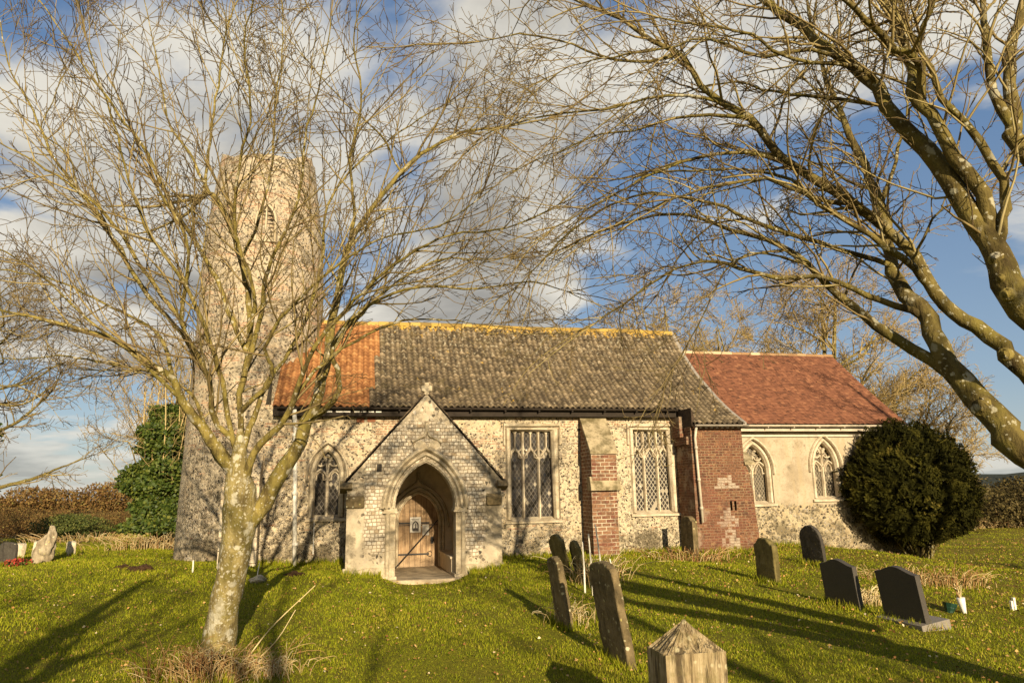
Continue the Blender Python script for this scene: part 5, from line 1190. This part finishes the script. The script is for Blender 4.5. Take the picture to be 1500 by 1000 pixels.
def headstone(label, base_px, w_, h, t_, kind, mt, yaw=0.0, lean=(0, 0), group=None, plinth=None, name='headstone', mat_side=None, seed=0, extra=None):
    """a slab whose broad faces look east and west; lean is (towards +X, towards +Y) in degrees"""
    b = gp(*base_px); root = tag(empty(name, tuple(b)), label, 'gravestone', group)
    root.rotation_euler = (math.radians(-lean[1]), math.radians(lean[0]), math.radians(yaw))
    bm = bmesh.new(); L = stone_loop(w_, h, kind)
    vs = [bm.verts.new((-t_/2, y, z)) for y, z in L]; f = bm.faces.new(vs); r = bmesh.ops.extrude_face_region(bm, geom=[f])
    bmesh.ops.translate(bm, verts=[v for v in r['geom'] if isinstance(v, bmesh.types.BMVert)], vec=(t_, 0, 0))
    bmesh.ops.recalc_face_normals(bm, faces=bm.faces)
    me = bpy.data.meshes.new('slab'); bm.to_mesh(me); bm.free(); me.materials.append(M[mt]); o = bpy.data.objects.new('slab', me); COL.objects.link(o); o.parent = root
    if 'granite' in mt: bevel(o, .005, 2)
    else:       # frost-worn edges
        rm = o.modifiers.new('worn', 'REMESH'); rm.mode = 'VOXEL'; rm.voxel_size = .017
        for nm, sc, st in (('wear_a', .16, .030), ('wear_b', .05, .014)):
            tx = bpy.data.textures.get(nm) or bpy.data.textures.new(nm, 'CLOUDS'); tx.noise_scale = sc; dm = o.modifiers.new(nm, 'DISPLACE'); dm.texture = tx; dm.strength = st; dm.mid_level = .55; dm.texture_coords = 'GLOBAL'
        sm_ = o.modifiers.new('soften', 'SMOOTH'); sm_.factor = .5; sm_.iterations = 2
    BASES.append((b[0], b[1], w_))
    if plinth:
        mb = MB(); mb.box(-plinth[0]*.35, plinth[0]*.65, -plinth[1]/2, plinth[1]/2, -.1, plinth[2]); p = mb.build('plinth', M[mt_p if False else plinth[3]], root); bevel(p, .006)
    return root
gG = 'headstones in the churchyard'
headstone('tall leaning lichened headstone, nearest of the two thin slabs by the white canes', (908, 968), .82, 1.12, .10, 'segment', 'hs_lichen', 0, (-8, 3), gG)
headstone('thin leaning headstone left of the canes with a flat worn top', (828, 916), .56, .94, .10, 'segment', 'hs_lichen', 0, (-8, 2), gG)
headstone('small leaning rounded headstone in front of the nave window, left of its pair', (826, 840), .62, .78, .09, 'shoulder', 'hs_green', 8, (-12, 3), gG)
headstone('small leaning rounded headstone with a bright edge beside the brick buttress', (851, 845), .50, .70, .08, 'round', 'hs_green', 2, (-10, 2), gG)
headstone('dark upright headstone in dry grass at the corner of the brick turret', (1012, 816), .62, .98, .14, 'shoulder', 'hs_lichen', 2, (0, 0), gG)
headstone('algae green headstone with shouldered top right of the brick turret', (1127, 852), .62, .78, .12, 'shoulder', 'hs_green', 0, (-2, 0), gG)
headstone('round topped brown headstone leaning before the chancel wall', (1195, 826), .66, .82, .09, 'round', 'hs_slate', 4, (-6, 0), gG)
headstone('dark granite headstone with curved top, the farther of the matching two', (1238, 888), .72, .70, .08, 'ogee', 'granite', 3, (-6, 0), gG)
headstone('dark granite headstone with curved top on a wide base plinth', (1330, 912), .74, .76, .08, 'ogee', 'granite', 2, (-8, 0), gG, (.46, .84, .06, 'granite_pale'))
gV = 'headstones near the west boundary'
headstone('pale upright headstone between the dark headstone and the standing stone', (28, 816), .52, .40, .22, 'segment', 'hs_pale', 25, (4, 0), gV)
headstone('pale narrow headstone close behind the rough standing stone', (51, 815), .36, .44, .20, 'segment', 'hs_pale', 20, (6, 0), gV)
headstone('small white headstone standing alone left of the ivy covered tree', (103, 813), .34, .40, .20, 'segment', 'hs_pale', 30, (0, 0), gV)
headstone('dark slate headstone at the far left edge with red flowers at its foot', (10, 828), .62, .60, .09, 'segment', 'hs_slate', 55, (0, 0), gV)
# rough standing stone
b = gp(66, 823); rnd = np.random.default_rng(9)
bm = bmesh.new(); bmesh.ops.create_icosphere(bm, subdivisions=4, radius=1)
for v in bm.verts:
    c = v.co.copy(); z = c.z; k = 1+.16*math.sin(c.x*5+c.z*3)+.11*math.sin(c.y*7-c.z*6)+.07*math.sin(c.z*13+c.x*9)
    v.co = Vector((c.x*.21*k*(1.1-.35*z)+.12*z, c.y*.18*k, .40+z*.47*k))
me = bpy.data.meshes.new('standing_stone'); bm.to_mesh(me); bm.free(); me.materials.append(M['stone_rough']); me.polygons.foreach_set('use_smooth', [True]*len(me.polygons))
o = bpy.data.objects.new('standing_stone', me); COL.objects.link(o); o.location = b; tag(o, 'rough irregular pale standing stone on the lawn at the left', 'stone')
# red flowers
b = gp(22, 829); root = tag(empty('flower_bunch', tuple(b)), 'small bunch of red flowers lying at the foot of the dark headstone', 'flowers')
P = rnd.normal(0, 1, (160, 3))*np.array([.12, .1, .05])+np.array([0, 0, .09]); V, f = leaf_quads(rnd, P, .06, .3, .9); fast_mesh('flower', V, f, M['red_flower'], root)
P = rnd.normal(0, 1, (120, 3))*np.array([.16, .12, .03])+np.array([0, 0, .05]); V, f = leaf_quads(rnd, P, .07, .3, .5); fast_mesh('foliage', V, f, M['leafgreen'], root, rnd.random(len(f)))
# the pointed, deeply grained grave post in the foreground
yP = 5.15; pa = EYEP+ray(975, 960)*(yP/ray(975, 960)[1]); pb = EYEP+ray(1064, 962)*(yP/ray(1064, 962)[1])
gx = (pa[0]+pb[0])/2; gw = (pb[0]-pa[0]); zs_ = float(pa[2]); za_ = float((EYEP+ray(1000, 907)*((yP+.17)/ray(1000, 907)[1]))[2])
root = tag(empty('grave_post', (gx, yP+.17, float(gz(gx, yP)))), 'thick pointed grave post with deeply weathered vertical grain, nearest the camera', 'grave marker')
h0 = zs_-root.location.z; h1 = za_-root.location.z
bm = bmesh.new(); NX, NZ = 26, 40; hw, hd = gw/2, .17
def post_shape(a, bq, z):    # a, bq in -1..1
    return a*hw, bq*hd, z
prof_z = list(np.linspace(-.3, h0, NZ))+list(np.linspace(h0, h1, 16))[1:]
loop_ = [(-1+2*i/NX, -1) for i in range(NX)]+[(1, -1+2*i/14) for i in range(14)]+[(1-2*i/NX, 1) for i in range(NX)]+[(-1, 1-2*i/14) for i in range(14)]
rr = random.Random(2); gro = [rr.random()**2.2 for _ in loop_]; rows = []
for z in prof_z:
    k = 1.0 if z <= h0 else max(.03, 1-(z-h0)/(h1-h0)); row = []
    for i, (a, q) in enumerate(loop_):
        d_ = .016*gro[i]*(.7+.3*math.sin(z*5+i))*(1 if k > .1 else k)
        x, y = a*hw*k, q*hd*k
        if abs(q) == 1 and abs(a) < 1: y -= math.copysign(d_, q)
        elif abs(a) == 1 and abs(q) < 1: x -= math.copysign(d_, a)
        row.append(bm.verts.new((x, y, z+.006*math.sin(i*1.7)*(1 if k < 1 else 0)-(.02*gro[i] if k < 1 else 0))))
    rows.append(row)
n_ = len(loop_)
for a, b_ in zip(rows[:-1], rows[1:]):
    for i in range(n_): bm.faces.new((a[i], a[(i+1) % n_], b_[(i+1) % n_], b_[i]))
bm.faces.new(rows[-1]); me = bpy.data.meshes.new('post'); bm.to_mesh(me); bm.free(); me.materials.append(M['grain'])
o = bpy.data.objects.new('post', me); COL.objects.link(o); o.parent = root
# canes
for i, (a, b_, lab) in enumerate((((853, 793), (857, 868), 'thin pale cane, leftmost of those standing beside the lichened headstone'), ((862, 782), (869, 872), 'tallest pale upright cane in front of the brick buttress'), ((872, 768), (885, 830), 'pale cane leaning against the light on the lower bricks of the buttress'), ((893, 818), (906, 866), 'short pale slanting cane right of the lichened headstone'))):
    g0 = gp(*b_) if i != 2 else gp(884, 862); dpt = float((g0-EYEP)@FW); t_ = atw(a[0], a[1], dpt)
    mb = MB(); mb.tube([(0, 0, -.05), tuple((t_-g0)*.5+np.array([.006, 0, 0])), tuple(t_-g0)], [.017, .015, .012], 6); o = mb.build('cane', M['cane']); o.location = g0
    tag(o, lab, 'cane', 'pale canes by the leaning headstones')
# vase, pot, stakes
b = gp(1413, 898); root = tag(empty('grave_vase', tuple(b)), 'white cone shaped grave vase holding dry stems, tilted in the grass', 'vase'); root.rotation_euler = (0, math.radians(-9), 0)
mb = MB(); mb.tube([(0, 0, -.05), (0, 0, .05), (0, 0, .22), (0, 0, .225)], [.025, .035, .058, .05], 14); mb.build('vase', M['white_paint'], root, True)
mb = MB(); rr = random.Random(6)
for i in range(14): mb.tube([(0, 0, .2), (rr.uniform(-.04, .04)-.01, rr.uniform(-.03, .03), .3), (rr.uniform(-.13, .05), rr.uniform(-.06, .06), rr.uniform(.36, .5))], [.006, .005, .007], 5, 0, True, rr.random())
mb.build('dry_stem', M['straw'], root)
b = gp(1391, 896); root = tag(empty('flower_pot', tuple(b)), 'dark green plastic pot half sunk in the leaves beside the white vase', 'pot'); root.rotation_euler = (0, math.radians(12), 0)
mb = MB(); mb.tube([(0, 0, -.03), (0, 0, .02), (0, 0, .115), (0, 0, .13), (0, 0, .13), (0, 0, .06)], [.05, .06, .1, .105, .09, .08], 10); mb.build('pot', M['green_plastic'], root)
mb = MB(); mb.tube([(0, 0, .06), (0, 0, .1)], [.08, .075], 10); mb.build('soil', M['soil'], root)
b = gp(1483, 893); o = MB(); o.box(-.018, .018, -.02, .02, -.1, .13); o.box(.05, .085, .0, .04, -.1, .17); o = o.build('marker_peg', M['cane']); o.location = b; bevel(o, .006); tag(o, 'pair of short pale wooden pegs in the grass near the right edge', 'peg')
b = gp(282, 838); mb = MB(); mb.tube([(0, 0, -.1), (.003, 0, .14), (0, 0, .25)], [.018, .017, .015], 6); o = mb.build('stake', M['cane']); o.location = b; tag(o, 'short pale wooden stake in the lawn before the tower', 'stake')
b = gp(378, 852); bm = bmesh.new(); bmesh.ops.create_icosphere(bm, subdivisions=3, radius=1)
for v in bm.verts: c = v.co.copy(); k = 1+.2*math.sin(c.x*4+1)+.15*math.sin(c.y*6+c.z*5); v.co = Vector((c.x*.17*k, c.y*.12*k, .03+c.z*.085*k))
me = bpy.data.meshes.new('loose_stone'); bm.to_mesh(me); bm.free(); me.materials.append(M['hs_pale']); o = bpy.data.objects.new('loose_stone', me); COL.objects.link(o); o.location = b; tag(o, 'pale loose stone lying on the lawn beside the lichened trunk', 'stone')
b = gp(376, 850); mb = MB(); mb.tube([(0, 0, -.05), (.01, .02, .15), (.035, .03, .33)], [.010, .009, .007], 5); o = mb.build('stick', M['cane']); o.location = b; tag(o, 'thin stick standing in the lawn behind the pale loose stone', 'stick')
for i, (px, py, s_, lab) in enumerate(((207, 835, .26, 'larger brown molehill on the lawn left of the tower'), (181, 831, .16, 'small brown molehill left of the larger one'), (431, 842, .17, 'brown molehill in the tree shadow near the white downpipe'))):
    b = gp(px, py); bm = bmesh.new(); bmesh.ops.create_icosphere(bm, subdivisions=4, radius=1)
    for v in bm.verts:
        c = v.co.copy(); k = 1+.15*math.sin(c.x*6+i)+.12*math.sin(c.y*8+c.x*5)+.08*math.sin(c.x*19+c.z*23); v.co = Vector((c.x*s_*k, c.y*s_*k, max(c.z, -.3)*s_*.42*k))
    me = bpy.data.meshes.new('molehill'); bm.to_mesh(me); bm.free(); me.materials.append(M['soil']); o = bpy.data.objects.new('molehill', me); COL.objects.link(o); o.location = b; tag(o, lab, 'molehill', 'molehills on the lawn')

# ------------------------------------------------------------------ grass, fallen leaves, dry stems
rnd = np.random.default_rng(3)
def wedge(n, r0, r1, pw, half=42):
    """points in the lawn, thinning with distance"""
    u = rnd.random(n); r_ = (r0**pw+u*(r1**pw-r0**pw))**(1/pw); a = YAW+np.radians(rnd.uniform(-half, half, n)); return r_*np.sin(a), r_*np.cos(a), r_
def clear(x, y):   # nothing grows inside the church
    inside = ((x > -2.05) & (x < 10.3) & (y > 18) & (y < 23.7)) | ((x > -.1) & (x < 3.3) & (y > 15.5) & (y < 18.1)) | ((x > 9.9) & (x < 15.4) & (y > 18.15) & (y < 23.5)) | (((x+2.55)**2+(y-20.9)**2) < 3.6) | ((x > 5.8) & (x < 6.6) & (y > 17.2) & (y < 18.1)) | ((x > 8.5) & (x < 10.2) & (y > 17.05)& (y < 18.3))
    return ~inside
N = 520000; x, y, r_ = wedge(N, 4.6, 42, .35); ok = clear(x, y); mo = np.sin(x*2.1+1.3*np.sin(y*1.7))+np.sin(y*2.6-1.1*np.sin(x*1.9+2))+.7*np.sin(x*5.3+y*4.1)
ok &= (mo > -1.75) | (rnd.random(N) < .35)
ok &= ~((x > 6.5) & (np.sin(x*1.9+y)*np.sin(y*1.3-x*.7) > -.1) & (rnd.random(N) < .5*sm(6.5, 10.5, x)))
ok &= ~((np.abs(x-1.55-.12*np.sin(y*.8)) < .42) & (y > 8.5) & (rnd.random(N) < .45*sm(8.5, 13, y)))
x, y, r_ = x[ok], y[ok], r_[ok]; n = len(x)
patch = np.sin(x*1.3+.7)*np.sin(y*1.1+1.9)+.6*np.sin(x*3.1+y*2.3)+.4*np.sin(x*7.3-y*6.1)
tuft = np.clip(np.sin(x*9+3*np.sin(y*4))*np.sin(y*8+3*np.sin(x*5)), 0, 1)
h = rnd.uniform(.012, .036, n)*(1+.25*patch+.7*tuft)*np.clip(.75+r_/30, .8, 1.5); wdt = np.clip(.0012*r_, .005, .022)
a = rnd.uniform(0, 2*math.pi, n); lean = rnd.uniform(.1, .75, n); la = rnd.uniform(0, 2*math.pi, n)
bx, by, bh = [], [], []        # longer grass left uncut against stones, walls and trunks
for (u_, v_, w_) in BASES:
    k = 420; bx.append(u_+rnd.normal(0, .10, k)); by.append(v_+rnd.uniform(-w_*.62, w_*.62, k)); bh.append(rnd.uniform(.05, .15, k))
for (xa, ya, xb, yb_, k) in ((-2, 17.95, -.1, 17.95, 900), (3.3, 17.95, 8.5, 17.95, 2200), (8.5, 17.03, 10.2, 17.03, 700), (10.2, 18.1, 15, 18.1, 1600), (-.1, 15.5, .7, 15.5, 420), (2.5, 15.5, 3.3, 15.5, 420)):
    t_ = rnd.random(k); bx.append(xa+(xb-xa)*t_); by.append(ya+(yb_-ya)*t_-np.abs(rnd.normal(0, .09, k))); bh.append(rnd.uniform(.04, .16, k)*(.5+rnd.random(k)))
t_ = rnd.uniform(0, 2*math.pi, 900); q_ = rnd.uniform(.24, .6, 900); bx.append(tr_base[0]+q_*np.cos(t_)); by.append(tr_base[1]+q_*np.sin(t_)); bh.append(rnd.uniform(.04, .16, 900))
bx, by, bh = map(np.concatenate, (bx, by, bh)); n0 = n; x = np.concatenate([x, bx]); y = np.concatenate([y, by]); h = np.concatenate([h, bh]); r_ = np.hypot(x, y); n = len(x)
wdt = np.clip(.0012*r_, .005, .022); a = rnd.uniform(0, 2*math.pi, n); lean = rnd.uniform(.1, .75, n); la = rnd.uniform(0, 2*math.pi, n)
patch = np.concatenate([patch, np.full(n-n0, .6)]); tuft = np.concatenate([tuft, np.zeros(n-n0)])
B = np.stack([x, y, gz(x, y)-.004], -1); sx_ = np.stack([np.cos(a), np.sin(a), 0*a], -1)*(wdt/2)[:, None]
T_ = B+np.stack([np.cos(la)*lean*h, np.sin(la)*lean*h, h], -1)
V = np.stack([B-sx_, B+sx_, T_], 1).reshape(-1, 3)
o = fast_mesh('grass', V, np.arange(3*n).reshape(n, 3), M['blade'], None, np.clip(.5+.10*patch-.12*tuft+rnd.normal(0, .22, n), 0, 1)); tag(o, 'short rough green lawn grass with yellowish patches', 'grass', None, 'stuff')
N = 30000; x, y, r_ = wedge(N, 4.8, 34, .6); dens = .26+1.0*sm(4.5, 11, x)+.25*np.exp(-((y-12)/5)**2)*(np.sin(x*1.7)*np.sin(y*1.3) > .1); ok = clear(x, y) & (rnd.random(N) < dens); x, y, r_ = x[ok], y[ok], r_[ok]; n = len(x)
C = np.stack([x, y, gz(x, y)+.03+rnd.random(n)*.02], -1); d = rnd.normal(0, 1, (n, 3)); d[:, 2] *= .3; d /= np.linalg.norm(d, axis=1, keepdims=True); nn_ = np.array([0, 0, 1.])+rnd.normal(0, .45, (n, 3)); s_ = np.cross(d, nn_); s_ /= np.linalg.norm(s_, axis=1, keepdims=True)
sz = (rnd.uniform(.02, .055, n)*np.clip(.8+r_/60, .8, 1.3))[:, None]; V = np.stack([C-d*sz*.5, C+s_*sz*.32+np.array([0, 0, .008]), C+d*sz*.5, C-s_*sz*.32+np.array([0, 0, .006])], 1).reshape(-1, 3)
o = fast_mesh('fallen_leaves', V, np.arange(4*n).reshape(n, 4), M['fallen'], None, np.clip(rnd.normal(.5, .25, n), 0, 1)); tag(o, 'dry brown and ochre leaves scattered over the lawn', 'leaves', None, 'stuff')
def dry_clump(label, px, py, n, spread, hgt_, seed, tone=.55, base=None, droop=.5, group='clumps of dry grass'):
    r = np.random.default_rng(seed); b = gp(px, py) if base is None else np.array([base[0], base[1], float(gz(*base))]); out = []
    for i in range(n):
        s0 = np.array([r.normal(0, spread[0]*.5), r.normal(0, spread[1]*.5), -.02]); s0[2] = float(gz(b[0]+s0[0], b[1]+s0[1]))-b[2]-.02
        hh = hgt_*r.uniform(.35, 1.15); d = np.array([s0[0]*.5+r.normal(0, .3), s0[1]*.5+r.normal(0, .3), 0])*hh
        p1 = s0+d*.35+np.array([0, 0, hh*.6]); dr_ = r.random()*droop; p2 = s0+d*(1+dr_)+np.array([0, 0, hh*(1-dr_*.7)]); p3 = p2+d*.5*dr_+np.array([0, 0, -hh*.35*dr_])
        q, rad = smooth_path([s0, p1, p2, p3], [.0045, .004, .003, .0016], .12); out.append((q, rad*np.clip(float((b-EYEP)@FW)/9, .8, 2.2), np.clip(r.normal(tone, .22), 0, 1)))
    v, f, t = tubes(out, 3, None); o = fast_mesh('dry_grass_clump', v, f, M['straw'], None, t); o.location = b; tag(o, label, 'dry grass', group); return o
dry_clump('long straw and red stems tangled round the foot of the lichened tree', 316, 994, 330, (.62, .35), .36, 1, .4)
dry_clump('pale flattened straw right of the lichened trunk', 392, 988, 110, (.28, .25), .26, 2, .75, droop=1.0)
dry_clump('red brown stems standing left of the lichened trunk', 255, 994, 70, (.42, .3), .4, 3, .15, droop=.2)
dry_clump('dry grass round the foot of the thin leaning headstone', 838, 912, 70, (.3, .3), .32, 4, .75)
dry_clump('dry stems between the white canes', 872, 850, 150, (.6, .5), .5, 5, .6)
dry_clump('dry grass and dead weeds round the dark headstone by the turret', 1010, 822, 150, (1.2, .35), .34, 6, .35)
dry_clump('straw grass beneath the left side of the yew', 1300, 850, 90, (.8, .4), .3, 7, .55)
dry_clump('dead tangled stems in front of the yew', 1385, 858, 150, (.9, .4), .36, 8, .3)
dry_clump('pale tuft behind the farther granite headstone', 1270, 884, 110, (.28, .2), .3, 9, .85)
dry_clump('rough pale grass along the field edge right of the yew', 1475, 772, 300, (3.6, .5), .45, 10, .55)
dry_clump('straw at the foot of the ivy covered tree', 222, 803, 260, (1.5, .5), .5, 11, .6)
dry_clump('dry weeds left of the ivy covered tree along the boundary', 140, 792, 260, (3.6, .8), .4, 12, .5)
dry_clump('dry grass against the lower wall under the west nave window', 450, 822, 120, (1.0, .2), .25, 13, .5)
mb = MB()
b0 = gp(352, 985)
for (a, c, e) in (((0, 0, .05), (.28, .1, .42), (.75, .1, .86)), ((.02, 0, 0), (.35, -.05, .3), (.55, 0, .62))): 
    q, rad = smooth_path([a, c, e], [.008, .006, .004], .1); mb.tube(q, list(rad), 5, 0, True, .8)
o = mb.build('arching_bramble', M['straw']); o.location = b0; tag(o, 'long arching pale bramble stems springing from the foot of the lichened tree', 'stem')
